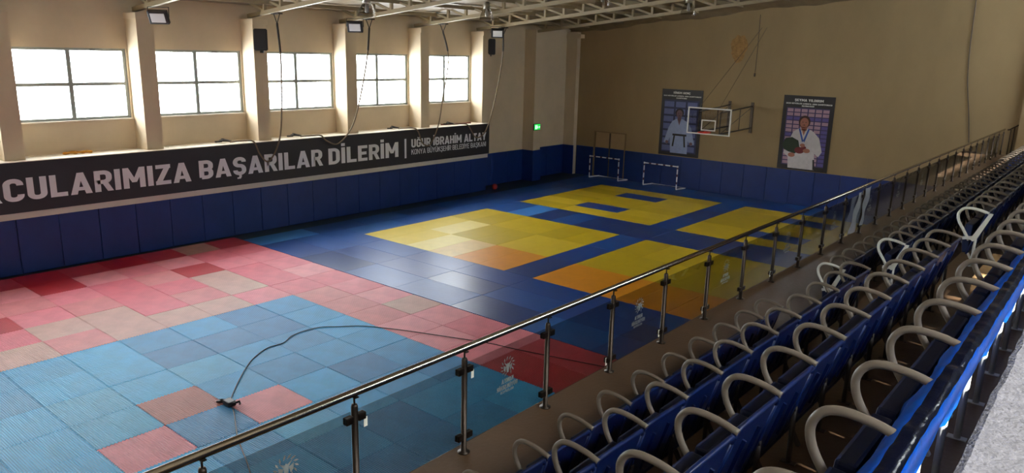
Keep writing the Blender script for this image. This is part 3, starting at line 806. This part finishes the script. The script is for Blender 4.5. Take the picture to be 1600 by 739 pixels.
# ---------------------------------------------------------------- FAR WALL: posters, hoop, goals, ball, stain, cables
def face(poly_fn): pass
def poster(x0, x1, z0, z1, label, spec):
    w, h = x1 - x0, z1 - z0
    t = empty('poster', (x0, YF - .004, z0), label, 'poster')
    f = lambda u, v, d: (u * w, -.02 - d, v * h)
    bm = BM(); box(bm, 0, w, -.02, 0, 0, h); mesh_obj('board', bm, M['poster'], t)
    spec(t, f, w, h)
def quad(u0, v0, u1, v1): return [(u0, v0), (u1, v0), (u1, v1), (u0, v1)]
def ell(cx, cy, rx, ry, n=20): return [(cx + rx * math.cos(2 * math.pi * k / n), cy + ry * math.sin(2 * math.pi * k / n)) for k in range(n)]
def layer(t, f, name, polys, mm, d0, d1):
    bm = BM()
    for p in polys: prism(bm, p, f, d0, d1)
    return mesh_obj(name, bm, mm, t)
PM = lambda n, c: mat(n, c, .6, var=.08, vscale=6)
def spec2(t, f, w, h):
    fl = lambda u, v, d: (u, -.02 - d, v)
    heavy('lettering', 'ŞEYMA YILDIRIM', .22 * w, .78 * w, .925 * h, .032 * h, fl, M['poster_text'], t)
    heavy('lettering', '2020 BÜYÜKLER AVRUPA JUDO ŞAMPİYONASI', .05 * w, .95 * w, .885 * h, .018 * h, fl, M['poster_text'], t)
    heavy('lettering', 'ÜÇÜNCÜSÜ', .37 * w, .61 * w, .855 * h, .017 * h, fl, M['poster_text'], t)
    layer(t, f, 'photo_print', [quad(.08, .06, .92, .84)], PM('poster_photo_ground', (66, 56, 98)), .001, .003)
    pk = []; vi = []
    random.seed(21)
    for r in range(14):
        for c in range(6):
            u = .09 + c * .14; v = .075 + r * .0545
            q = quad(u + .008, v, u + .125, v + .042)
            (pk if (r > 9 or c < 5) and r not in (7, 11) else vi).append(q)
    layer(t, f, 'sponsor_print', pk, PM('poster_sponsor_pink', (176, 142, 158)), .003, .004)
    layer(t, f, 'sponsor_print', vi, PM('poster_sponsor_violet', (96, 86, 150)), .003, .004)
    skin = PM('poster_skin_tone', (168, 108, 88)); white = PM('poster_white_jacket', (206, 200, 202)); hair = PM('poster_brown_hair', (70, 44, 36))
    layer(t, f, 'print_hair', [ell(.46, .655, .115, .085)], hair, .004, .005)
    layer(t, f, 'print_jacket', [[(.14, .30), (.10, .22), (.2, .17), (.22, .02), (.74, .02), (.72, .24), (.80, .2), (.86, .27), (.78, .45), (.66, .53), (.54, .57), (.38, .57), (.26, .52)]], white, .005, .006)
    layer(t, f, 'print_face', [ell(.46, .64, .085, .07), quad(.41, .54, .52, .59), [(.42, .56), (.51, .56), (.47, .47)]], skin, .006, .007)
    layer(t, f, 'eyes_print', [ell(.43, .65, .012, .006, 8), ell(.49, .65, .012, .006, 8), ell(.46, .613, .02, .005, 8)], hair, .007, .008)
    layer(t, f, 'print_ribbon', [[(.36, .56), (.39, .57), (.48, .40), (.455, .38)], [(.55, .57), (.58, .56), (.5, .38), (.47, .40)]], PM('poster_blue_ribbon', (60, 90, 170)), .007, .008)
    layer(t, f, 'print_bouquet', [[(.06, .33), (.12, .42), (.25, .44), (.38, .40), (.42, .3), (.34, .22), (.2, .24), (.1, .27)]], PM('poster_green_bouquet', (40, 54, 36)), .008, .009)
    layer(t, f, 'hands_print', [ell(.27, .2, .07, .03), ell(.56, .27, .07, .03), ell(.47, .34, .05, .025)], skin, .009, .010)
    layer(t, f, 'flowers_print', [ell(.42, .27, .1, .045), ell(.5, .31, .05, .02)], PM('poster_dark_red_flowers', (120, 40, 44)), .0085, .0095)
    layer(t, f, 'print_belt', [[(.7, .16), (.73, .16), (.76, .03), (.72, .02)]], M['poster'], .007, .008)
def spec1(t, f, w, h):
    fl = lambda u, v, d: (u, -.02 - d, v)
    heavy('lettering', 'SİNEM GENÇ', .28 * w, .70 * w, .935 * h, .03 * h, fl, M['poster_text'], t)
    heavy('lettering', '2021 BÜYÜKLER AVRUPA JUDO ŞAMPİYONASI', .04 * w, .96 * w, .893 * h, .018 * h, fl, M['poster_text'], t)
    heavy('lettering', 'ŞAMPİYONU', .36 * w, .62 * w, .862 * h, .017 * h, fl, M['poster_text'], t)
    layer(t, f, 'photo_print', [quad(.07, .05, .93, .845)], PM('poster_blue_ground', (44, 48, 84)), .001, .003)
    pk = []
    for r in range(7):
        for c in range(3):
            u = .08 + c * .285; v = .07 + r * .111
            pk.append(quad(u, v, u + .24, v + .082))
    layer(t, f, 'sponsor_print', pk, PM('poster_sponsor_blue', (96, 104, 154)), .003, .004)
    skin = PM('poster_skin_dim', (112, 84, 92)); white = PM('poster_pale_jacket', (152, 166, 204)); hair = PM('poster_dark_hair', (36, 28, 34))
    layer(t, f, 'print_hair', [ell(.47, .655, .105, .065)], hair, .004, .005)
    layer(t, f, 'print_jacket', [[(.12, .20), (.2, .17), (.27, .27), (.3, .04), (.72, .04), (.72, .24), (.8, .17), (.88, .2), (.78, .44), (.68, .52), (.56, .56), (.4, .56), (.3, .52), (.22, .42)]], white, .005, .006)
    layer(t, f, 'print_face', [ell(.47, .635, .075, .06), quad(.43, .54, .52, .59), [(.43, .56), (.52, .56), (.48, .46)]], skin, .006, .007)
    layer(t, f, 'eyes_print', [ell(.445, .645, .01, .005, 8), ell(.5, .645, .01, .005, 8), ell(.472, .61, .018, .004, 8)], hair, .007, .008)
    layer(t, f, 'hands_print', [ell(.2, .2, .04, .025), ell(.8, .2, .04, .025)], skin, .0065, .0075)
    layer(t, f, 'print_belt', [quad(.33, .305, .68, .335), [(.36, .31), (.40, .31), (.37, .14), (.33, .14)], [(.60, .31), (.64, .31), (.67, .14), (.63, .14)]], M['poster'], .007, .008)
poster(1.76, 3.77, 1.45, 4.43, 'bluish poster of a judoka in white jacket, behind the basketball hoop', spec1)
poster(7.37, 9.41, 1.44, 4.45, 'dark poster of a medal winner holding flowers, left of the railing end', spec2)

bb = empty('basketball_hoop', (5.9, YF, 3.4), 'wall-mounted basketball hoop with clear backboard and white frame', 'basketball hoop')
by = -3.75
def bar_frame(bm, x0, x1, z0, z1, t, y0, y1):
    box(bm, x0, x1, y0, y1, z0, z0 + t); box(bm, x0, x1, y0, y1, z1 - t, z1); box(bm, x0, x0 + t, y0, y1, z0 + t, z1 - t); box(bm, x1 - t, x1, y0, y1, z0 + t, z1 - t)
bm = BM(); bar_frame(bm, -.9, .9, -.47, .56, .045, by - .02, by + .03); mesh_obj('board_frame', bm, M['board_frame'], bb)
bm = BM(); box(bm, -.86, .86, by, by + .012, -.43, .52); mesh_obj('backboard', bm, M['board_glass'], bb)
bm = BM(); bar_frame(bm, -.3, .3, -.32, .1, .04, by - .012, by - .002); mesh_obj('target_square', bm, M['board_frame'], bb)
bm = BM(); ring = [(.225 * math.cos(a), by - .36 + .225 * math.sin(a), -.36) for a in [2 * math.pi * k / 24 for k in range(25)]]
tube(bm, ring, .014, 8); box(bm, -.12, .12, by - .14, by - .01, -.40, -.34); mesh_obj('rim', bm, M['rim'], bb)
bm = BM()
for z0, z1 in ((.40, .5), (-.42, -.42)):
    for xa, xb in ((-.45, -.85), (.45, .16)):
        tube(bm, [(xa, by + .04, z0), (xb, -.02, z1)], .03, 8)
for xa, xb in ((-.45, -.85), (.45, .16)):
    tube(bm, [(xa, by + .05, -.42), (xa, by + .05, .42)], .025, 8); tube(bm, [(xa * .4 + xb * .6, by * .4, -.42), (xa * .4 + xb * .6, by * .4, .46)], .02, 8)
    tube(bm, [(xa, by + .1, -.42), (xb, -.1, .45)], .012, 6)
mesh_obj('support_arms', bm, M['dark_steel'], bb)
bm = BM()
for xb in (-.85, .16): box(bm, xb - .06, xb + .06, -.04, -.002, -.62, .66)
mesh_obj('wall_bracket', bm, M['dark_steel'], bb)
bm = BM()
for xb, xt in ((-.5, .3), (.35, .5)): tube(bm, [(xb, by + .04, .5), (xt, -.15, 3.7)], .008, 5)
mesh_obj('stay_cable', bm, M['dark_steel'], bb)

def goal(x0, x1, yf, yb, hgt, label):
    t = empty('small_goal', (x0, yf, 0), label, 'goal', 'small white training goals')
    w = x1 - x0; dp = yb - yf; r = .027; z = .04
    def dashed(name, pts):
        bm = BM()
        a, b = Vector(pts[0]), Vector(pts[1]); n = max(2, round((b - a).length / .12))
        for k in range(n): tube(bm, [a.lerp(b, k / n), a.lerp(b, (k + 1) / n)], r, 8, mi=(1 if k % 3 == 2 else 0), caps=(k in (0, n - 1)))
        mesh_obj(name, bm, [M['white_tube'], M['red_tape']], t)
    dashed('post', [(0, 0, z), (0, 0, hgt)]); dashed('post', [(w, 0, z), (w, 0, hgt)]); dashed('crossbar', [(0, 0, hgt), (w, 0, hgt)])
    bm = BM(); tube(bm, [(0, 0, z), (.1, dp, z), (w + .12, dp, z), (w, 0, z)], r, 8); mesh_obj('base_frame', bm, M['white_tube'], t)
    bm = BM()
    for x in (0, w): lathe(bm, [(0, .04), (.036, .036), (.036, -.04), (0, -.04)], (x, 0, hgt), 10)
    mesh_obj('corner_joint', bm, M['white_tube'], t)
goal(-1.52, .12, 18.22, 18.88, 1.07, 'small white goal in front of the double door')
goal(1.5, 3.2, 18.22, 18.88, 1.07, 'small white goal standing below the bluish poster')
bm = BM(); bmesh.ops.create_uvsphere(bm, u_segments=20, v_segments=12, radius=.13)
for f in bm.faces: f.smooth = True
o = mesh_obj('ball', bm, M['ball'], loc=(-2.62, 12.45, .13 - .035)); tag(o, 'small red ball on the dark floor below the end of the banner', 'ball')
# stain, hanging hook and hanging cable
bm = BM(); pr = []
random.seed(5)
for k in range(48):
    a = 2 * math.pi * k / 48; rr = 1 + .06 * math.sin(3 * a) + .05 * math.sin(7 * a + 1) + random.uniform(-.05, .05); pr.append((5.22 + .36 * rr * math.cos(a), 6.27 + .56 * rr * math.sin(a)))
prism(bm, pr, lambda u, v, d: (u, YF - d, v), .001, .003)
o = mesh_obj('water_stain', bm, M['rust']); tag(o, 'rusty oval water stain high on the poster wall', 'stain')
bm = BM(); tube(bm, smooth_path([(6.02, YF - .03, 7.62), (6.04, YF - .03, 6.4), (6.03, YF - .03, 5.3)], 5), .012, 6); lathe(bm, [(0, .08), (.04, .06), (.04, -.06), (0, -.08)], (6.03, YF - .05, 5.2), 8)
tag(mesh_obj('weighted_cord', bm, M['dark_steel']), 'short dark cord with weight hanging above the basketball hoop', 'cord')
bm = BM(); tube(bm, smooth_path([(13.62, YF - .04, 8.9), (13.68, YF - .04, 8.0), (13.72, YF - .04, 6.6), (13.82, YF - .04, 5.3), (14.05, YF - .04, 4.0), (14.18, YF - .04, 3.1)], 5), .018, 6)
tag(mesh_obj('hanging_cable', bm, M['dark_steel']), 'long dark cable hanging down the poster wall behind the railing', 'cable')

# cable on the mats
cab = empty('floor_cable', (7.9, -6.3, 0), 'thin black cable snaking over the puzzle mats from a black plug', 'cable')
pc = [(7.85, -6.28), (7.26, -5.78), (6.75, -5.3), (6.45, -4.95), (6.2, -4.5), (6.2, -4.14), (6.0, -3.81), (5.94, -3.46), (6.0, -3.09), (6.26, -2.79), (6.58, -2.43), (7.02, -2.18), (7.56, -1.93), (8.39, -1.6), (9.19, -1.29), (9.78, -1.16), (10.44, -.99), (11.56, -.68), (12.6, -.4), (14.2, -.1)]
bm = BM(); tube(bm, smooth_path([(x - 7.9, y + 6.3, .012) for x, y in pc], 5), .0085, 6); mesh_obj('wire', bm, M['black'], cab)
pc = [(7.95, -6.3), (8.25, -6.42), (8.62, -6.61), (9.0, -6.8), (9.4, -6.96), (10.0, -7.2), (11.5, -7.9), (13.5, -8.4)]
bm = BM(); tube(bm, smooth_path([(x - 7.9, y + 6.3, .011) for x, y in pc], 5), .009, 6); mesh_obj('wire', bm, M['black'], cab)
bm = BM(); box(bm, -.10, .10, -.07, .07, .004, .09, bevel=.02); tube(bm, [(-.1, -.05, .05), (-.2, -.1, .03), (-.24, -.02, .02), (-.15, .05, .02)], .022, 8); tube(bm, [(.1, .0, .06), (.18, .08, .1), (.12, .12, .02)], .02, 8); mesh_obj('plug', bm, M['black'], cab)

# ---------------------------------------------------------------- GLASS RAILING
XG = 15.2
rl = empty('glass_railing', (XG, -8.33, BF), 'long stainless steel and glass railing along the balcony edge', 'railing')
RT = 3.68 - BF
ypost = [1.044 * k for k in range(-6, 27) if -8.33 + 1.044 * k > YN + .1]
ypost = [y for y in ypost if y < 18.9 + 8.33]
bm = BM(); tube(bm, [(0, YN + 8.4, RT), (0, 18.95 + 8.33, RT)], .026, 20); mesh_obj('handrail', bm, M['steel'], rl)
ph = RT - .095
bm = BM(); lathe(bm, [(0, 0), (.05, 0), (.05, .008), (.023, .012), (.023, ph), (.018, ph + .015), (0, ph + .018)], n=14)
tube(bm, [(0, 0, ph), (0, 0, RT - .02)], .007, 8); box(bm, -.03, .03, -.015, .015, RT - .03, RT - .022)
post_me = bpy.data.meshes.new('post'); bm.normal_update(); bm.to_mesh(post_me); bm.free(); post_me.materials.append(M['steel_dark'])
bm = BM()
for s in (-1, 1): box(bm, -.022, .022, s * .05 - .03, s * .05 + .03, -.025, .025, bevel=.006)
clamp_me = bpy.data.meshes.new('clamp'); bm.normal_update(); bm.to_mesh(clamp_me); bm.free(); clamp_me.materials.append(M['steel_dark'])
for y in ypost:
    p = bpy.data.objects.new('post', post_me); COL.objects.link(p); p.parent = rl; p.location = (0, y, 0)
    for z in (.14, ph - .085):
        c = bpy.data.objects.new('clamp', clamp_me); COL.objects.link(c); c.parent = p; c.location = (0, 0, z)
bm = BM(); box(bm, -.004, .004, .035, 1.044 - .035, .075, ph - .03)
pane_me = bpy.data.meshes.new('glass_pane'); bm.normal_update(); bm.to_mesh(pane_me); bm.free(); pane_me.materials.append(M['rail_glass'])
# emblem sticker, read from the hall side
def sticker():
    # faces the hall (-X): u runs towards -Y when read from the hall
    f = lambda u, v, d: (-.005 - d, 1.044 / 2 - u, .47 + v)
    bm = BM()
    def P_(poly): prism(bm, poly, f, 0, .001)
    # round wreath of leaves around a small double-headed bird shape
    for k in range(14):
        a = 2 * math.pi * k / 14 + .1; cx, cy = .075 * math.cos(a), .085 + .07 * math.sin(a)
        if abs(math.atan2(math.sin(a + math.pi / 2), math.cos(a + math.pi / 2))) < .3: continue
        ca, sa = math.cos(a + .5), math.sin(a + .5)
        P_([(cx + .02 * ca, cy + .02 * sa), (cx - .007 * sa, cy + .007 * ca), (cx - .02 * ca, cy - .02 * sa), (cx + .007 * sa, cy - .007 * ca)])
    P_([(-.012, .03), (.012, .03), (.02, .09), (.045, .125), (.01, .105), (0, .115), (-.01, .105), (-.045, .125), (-.02, .09)])
    P_([(.02, .085), (.055, .1), (.05, .06), (.03, .04)]); P_([(-.03, .04), (-.05, .06), (-.055, .1), (-.02, .085)])
    o = mesh_obj('emblem', bm, M['sticker'])
    ob = [o]
    ob.append(heavy('lettering', 'KONYA', -.075, .075, -.055, .04, f, M['sticker'], None, thick=.001)[0])
    ob.append(heavy('lettering', 'BÜYÜKŞEHİR', -.13, .13, -.108, .038, f, M['sticker'], None, thick=.001)[0])
    ob.append(heavy('lettering', 'BELEDİYESİ', -.08, .085, -.14, .02, f, M['sticker'], None, t=.13, thick=.001)[0])
    return ob
stk = sticker(); first = True
bm = BM(); box(bm, .005, .006, 1.044 - .09, 1.044 - .065, .09, .17); tag_me = bpy.data.meshes.new('paper_label'); bm.to_mesh(tag_me); bm.free(); tag_me.materials.append(M['label_white'])
bm = BM(); box(bm, .005, .006, .07, .10, .60, .67); tag_me2 = bpy.data.meshes.new('paper_label'); bm.to_mesh(tag_me2); bm.free(); tag_me2.materials.append(M['label_white'])
for i, (a, b) in enumerate(zip(ypost, ypost[1:])):
    g = bpy.data.objects.new('glass_pane', pane_me); COL.objects.link(g); g.parent = rl; g.location = (0, a, 0)
    k = round(a / 1.044)
    if k % 2 == 0:
        for s in stk:
            c = s if first else s.copy()
            if not first: COL.objects.link(c)
            c.parent = g
        first = False
    if k in (1, 2, 3, 5, 8):
        c = bpy.data.objects.new('paper_label', tag_me if k != 0 else tag_me2); COL.objects.link(c); c.parent = g
    if k in (-1, 0):
        c = bpy.data.objects.new('paper_label', tag_me2); COL.objects.link(c); c.parent = g
# rail climbing along the far wall
r2o = empty('stair_handrail', (15.29, 18.86, BF), 'dull steel handrail climbing the tiers along the poster wall', 'handrail')
bm = BM(); tube(bm, [(0, 0, RT), (.05, 0, RT), (.36, 0, RT + .22), (.8, 0, RT + .24), (1.4, 0, RT + .6), (2.2, 0, RT + 1.1)], .024, 10); mesh_obj('handrail', bm, M['steel_dark'], r2o)
for x, z0, z1 in ((.1, 0, RT), (.2, 0, RT + .1), (.36, 0, RT + .2), (.8, 0, RT + .24), (1.4, 0, RT + .6)):
    bm = BM(); tube(bm, [(x, 0, z0), (x, 0, z1)], .016, 8); mesh_obj('post', bm, M['steel_dark'], r2o)
# white sheets hung on the railing
for k, (a, b, lab) in enumerate((((1.74, 3.62), (1.45, 2.92), 'white sheet draped on the railing glass, nearer of the pair'), ((2.22, 3.65), (2.02, 2.98), 'white sheet draped on the railing glass, farther of the pair'))):
    bm = BM(); n = 10; rows_ = []
    for i in range(n + 1):
        t = i / n; y = a[0] + (b[0] - a[0]) * t; z = a[1] + (b[1] - a[1]) * t; w = .10 + .10 * t if k == 0 else .2 - .13 * t
        rows_.append([bm.verts.new((XG + .042 + .012 * math.sin(i * 1.1 + j), y + w * (j / 4 - .5) * 2, z)) for j in range(5)])
    for i in range(n):
        for j in range(4): bm.faces.new((rows_[i][j], rows_[i][j + 1], rows_[i + 1][j + 1], rows_[i + 1][j])).smooth = True
    r = bmesh.ops.solidify(bm, geom=list(bm.faces), thickness=.004)
    o = mesh_obj('sheet', bm, M['cloth']); tag(o, lab, 'sheet', 'white sheets on the railing')

# ---------------------------------------------------------------- GRANDSTAND SEATS
SP = .49; AH = .635
def arm_path(y): return smooth_path([(.205, y, AH - .035), (.12, y, AH - .01), (.03, y, AH + .0), (-.03, y, AH - .012), (-.065, y, AH - .05), (-.075, y, AH - .10), (-.055, y, AH - .165), (.0, y, AH - .25), (.06, y, AH - .35)], 4)
def shell_profile(bm, prof, y0, y1, thick, ny=8, top_round=.04, dish=.02):
    """curved plastic panel: prof = [(x,z)...] from top to bottom, spanning y0..y1"""
    prof = [Vector((p[0], 0, p[1])) for p in smooth_path([(a, 0, b) for a, b in [(x, z) for x, z in prof]], 3)] if False else [Vector((x, 0, z)) for x, z in prof]
    grids = []
    for side in (0, 1):
        g = []
        for i, p in enumerate(prof):
            d = (prof[min(i + 1, len(prof) - 1)] - prof[max(i - 1, 0)]).normalized(); nrm = Vector((d.z, 0, -d.x))
            row = []
            for j in range(ny + 1):
                s = j / ny; y = y0 + (y1 - y0) * s; e = 1 - (2 * s - 1) ** 2
                q = Vector((p.x, y, p.z)) + nrm * (thick / 2 if side else -thick / 2)
                q.x += dish * e
                # corners drop at the top
                if i <= 1:
                    cr = max(0, abs(2 * s - 1) - .8) / .2; q.z -= top_round * cr * cr * (1 if i == 0 else .3)
                row.append(bm.verts.new(q))
            g.append(row)
        grids.append(g)
    a, b = grids
    R, C = len(prof), ny + 1
    for i in range(R - 1):
        for j in range(C - 1):
            bm.faces.new((a[i][j], a[i][j + 1], a[i + 1][j + 1], a[i + 1][j])).smooth = True
            bm.faces.new((b[i][j], b[i + 1][j], b[i + 1][j + 1], b[i][j + 1])).smooth = True
    for j in range(C - 1):
        bm.faces.new((a[0][j + 1], a[0][j], b[0][j], b[0][j + 1])); bm.faces.new((a[-1][j], a[-1][j + 1], b[-1][j + 1], b[-1][j]))
    for i in range(R - 1):
        bm.faces.new((a[i][0], a[i + 1][0], b[i + 1][0], b[i][0])); bm.faces.new((a[i + 1][-1], a[i][-1], b[i][-1], b[i + 1][-1]))
    bmesh.ops.recalc_face_normals(bm, faces=bm.faces)
AY = .019
def slab(bm, prof, y0, y1, thick, bev=.01):
    """solid reclined panel; prof = centre line (x, z) from top to bottom"""
    pr = [Vector((x, 0, z)) for x, z in prof]; L = []; R = []
    for i, p in enumerate(pr):
        d = (pr[min(i + 1, len(pr) - 1)] - pr[max(i - 1, 0)]).normalized(); nv = Vector((d.z, 0, -d.x))
        L.append(p - nv * thick / 2); R.append(p + nv * thick / 2)
    poly = [(q.x, q.z) for q in L] + [(q.x, q.z) for q in reversed(R)]
    prism(bm, poly, lambda u, v, d: (u, d, v), y0, y1)
    bmesh.ops.bevel(bm, geom=list(bm.edges), offset=bev, segments=2, profile=.6, affect='EDGES', clamp_overlap=True)
def make_seat(light=False, legs_sunlit=False):
    t = bpy.data.objects.new('grandstand_seat', None); COL.objects.link(t); t.empty_display_size = .1
    am = M['arm_light'] if light else M['arm']
    bm = BM(); tube(bm, arm_path(AY), .016, 10); o = mesh_obj('armrest', bm, am, t)
    if light: o['label'] = 'pale bare armrest tube'
    # backrest: reclined shell whose far end drops a little, with rolled rim and two stiffening ribs behind
    bm = BM(); slab(bm, [(.19, .60), (.17, .53), (.12, .36), (.075, .2), (.055, .13)], .003, SP - .004, .02, .007)
    tube(bm, smooth_path([(.192, .012, .575), (.196, .03, .603), (.197, .10, .607), (.197, SP - .10, .600), (.196, SP - .03, .594), (.192, SP - .012, .565)], 4), .0135, 7)
    for yy in (.015, SP - .016): tube(bm, [(.192, yy, .575), (.135, yy, .38), (.07, yy, .15)], .010, 6)
    for yy in (.16, .33): obox(bm, (.18, yy, .50), (.10, yy, .24), .012, .02, (1, 0, 0))
    mesh_obj('backrest', bm, M['seat_blue'], t)
    bm = BM(); slab(bm, [(.04, .455), (.035, .40), (.03, .25), (.045, .14)], .040, SP - .006, .072, .014)
    mesh_obj('seat', bm, M['seat_pan'], t)
    lm = M['leg_pale_sunlit'] if legs_sunlit or light else M['leg']
    bm = BM(); lx_ = .165 if legs_sunlit else .12; tube(bm, [(lx_, AY, 0), (lx_, AY, .34)], .015, 8); box(bm, lx_ - .04, lx_ + .04, .002, .04, 0, .006)
    obox(bm, (0, AY, .30), (.13, AY, .33), .03, .03)
    mesh_obj('leg', bm, lm, t)
    bm = BM(); obox(bm, (-.03, .24, .22), (.10, .24, .0), .03, .02); mesh_obj('brace', bm, lm, t)
    if light:
        bm = BM(); prism(bm, [(.25, AH - .03), (.21, AH - .03), (.07, .3), (.1, .28), (.13, .30)], lambda u, v, d: (u, d, v), .001, .009)
        for (u, v) in ((.215, .55), (.17, .45), (.13, .36)): obox(bm, (u, -.001, v), (u, .002, v), .014, .014)
        mesh_obj('side_plate', bm, M['arm_light'], t)
    return t
def end_arm(t):
    bm = BM(); tube(bm, arm_path(SP + .016), .016, 10); mesh_obj('armrest', bm, M['arm'], t)
    bm = BM(); tube(bm, [(.12, SP + .016, 0), (.12, SP + .016, .32)], .015, 8); mesh_obj('leg', bm, M['leg'], t)
proto = make_seat(); proto_l = make_seat(True); proto_d = make_seat(False, True)
used = set()
ROWS = [('front', 16.15, BF, -8.80, 8), ('second', 16.79, 3.23, -9.25, 10), ('third', 17.54, 3.71, -9.85, 11), ('back', 18.25, 4.15, -10.37, 12)]
for ri, (rn, x, z, y0, n) in enumerate(ROWS):
    lo = -int((y0 + 12.4) / SP)
    if ri == 3: lo = -3
    for k in range(lo, n):
        src = proto_d if ri == 3 else proto
        if src.name not in used: t = src; used.add(src.name)
        else: t = copy_tree(src)
        t.location = (x, y0 + k * SP, z)
        tag(t, 'blue tip-up seat, %s from the aisle in the %s row, on the near side' % (ordinal(n - k), rn), 'grandstand seat', 'tip-up seats before the aisle')
        if k == n - 1: end_arm(t)
    ys0 = -2.95; k = 0
    while ys0 + (k + 1) * SP < 17.6:
        src = proto_l if k == 0 else proto
        if src.name not in used: t = src; used.add(src.name)
        else: t = copy_tree(src)
        t.location = (x, ys0 + k * SP, z)
        if k == 0: lab = 'tip-up seat with pale bare end arm, first past the aisle in the %s row' % rn
        else: lab = 'blue tip-up seat, %s past the aisle in the %s row' % (ordinal(k + 1), rn)
        tag(t, lab, 'grandstand seat', 'tip-up seats past the aisle')
        k += 1

# blue plastic film wrapped along the tops of the back row
bm = BM(); random.seed(11)
x0, z0 = 18.25, 4.15
prof = [(.085, .44), (.105, .50), (.135, .565), (.160, .61), (.185, .632), (.212, .634), (.236, .618), (.246, .585), (.238, .53), (.222, .475)]
ya, yb = -10.9, -5.2; n = 120; g = []
for i in range(n + 1):
    y = ya + (yb - ya) * i / n; r = []
    for j, (px, pz) in enumerate(prof):
        wob = .010 * math.sin(y * 12.8 + j * .5) + .006 * math.sin(y * 31 + j * 1.3)
        edge = 1 if j in (0, 9) else .35 if j in (1, 8) else .12
        r.append(bm.verts.new((x0 + px + .012 * math.sin(y * 9 + 1.7 * j) * edge, y, z0 + pz + wob * (edge + .2) + .004 * math.sin(y * 40))))
    g.append(r)
for i in range(n):
    for j in range(len(prof) - 1):
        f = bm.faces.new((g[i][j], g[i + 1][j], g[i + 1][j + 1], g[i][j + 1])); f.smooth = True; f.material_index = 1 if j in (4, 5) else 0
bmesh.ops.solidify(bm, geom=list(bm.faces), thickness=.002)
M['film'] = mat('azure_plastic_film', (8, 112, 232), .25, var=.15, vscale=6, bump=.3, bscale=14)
M['film_reflection'] = mat('film_dark_reflection', (14, 22, 44), .18, bump=.3, bscale=14)  # dark band along the film's crest is a reflection painted as colour
o = mesh_obj('plastic_film', bm, [M['film'], M['film_reflection']]); tag(o, 'bright blue plastic film wrapped over the backrests of the back row', 'film')
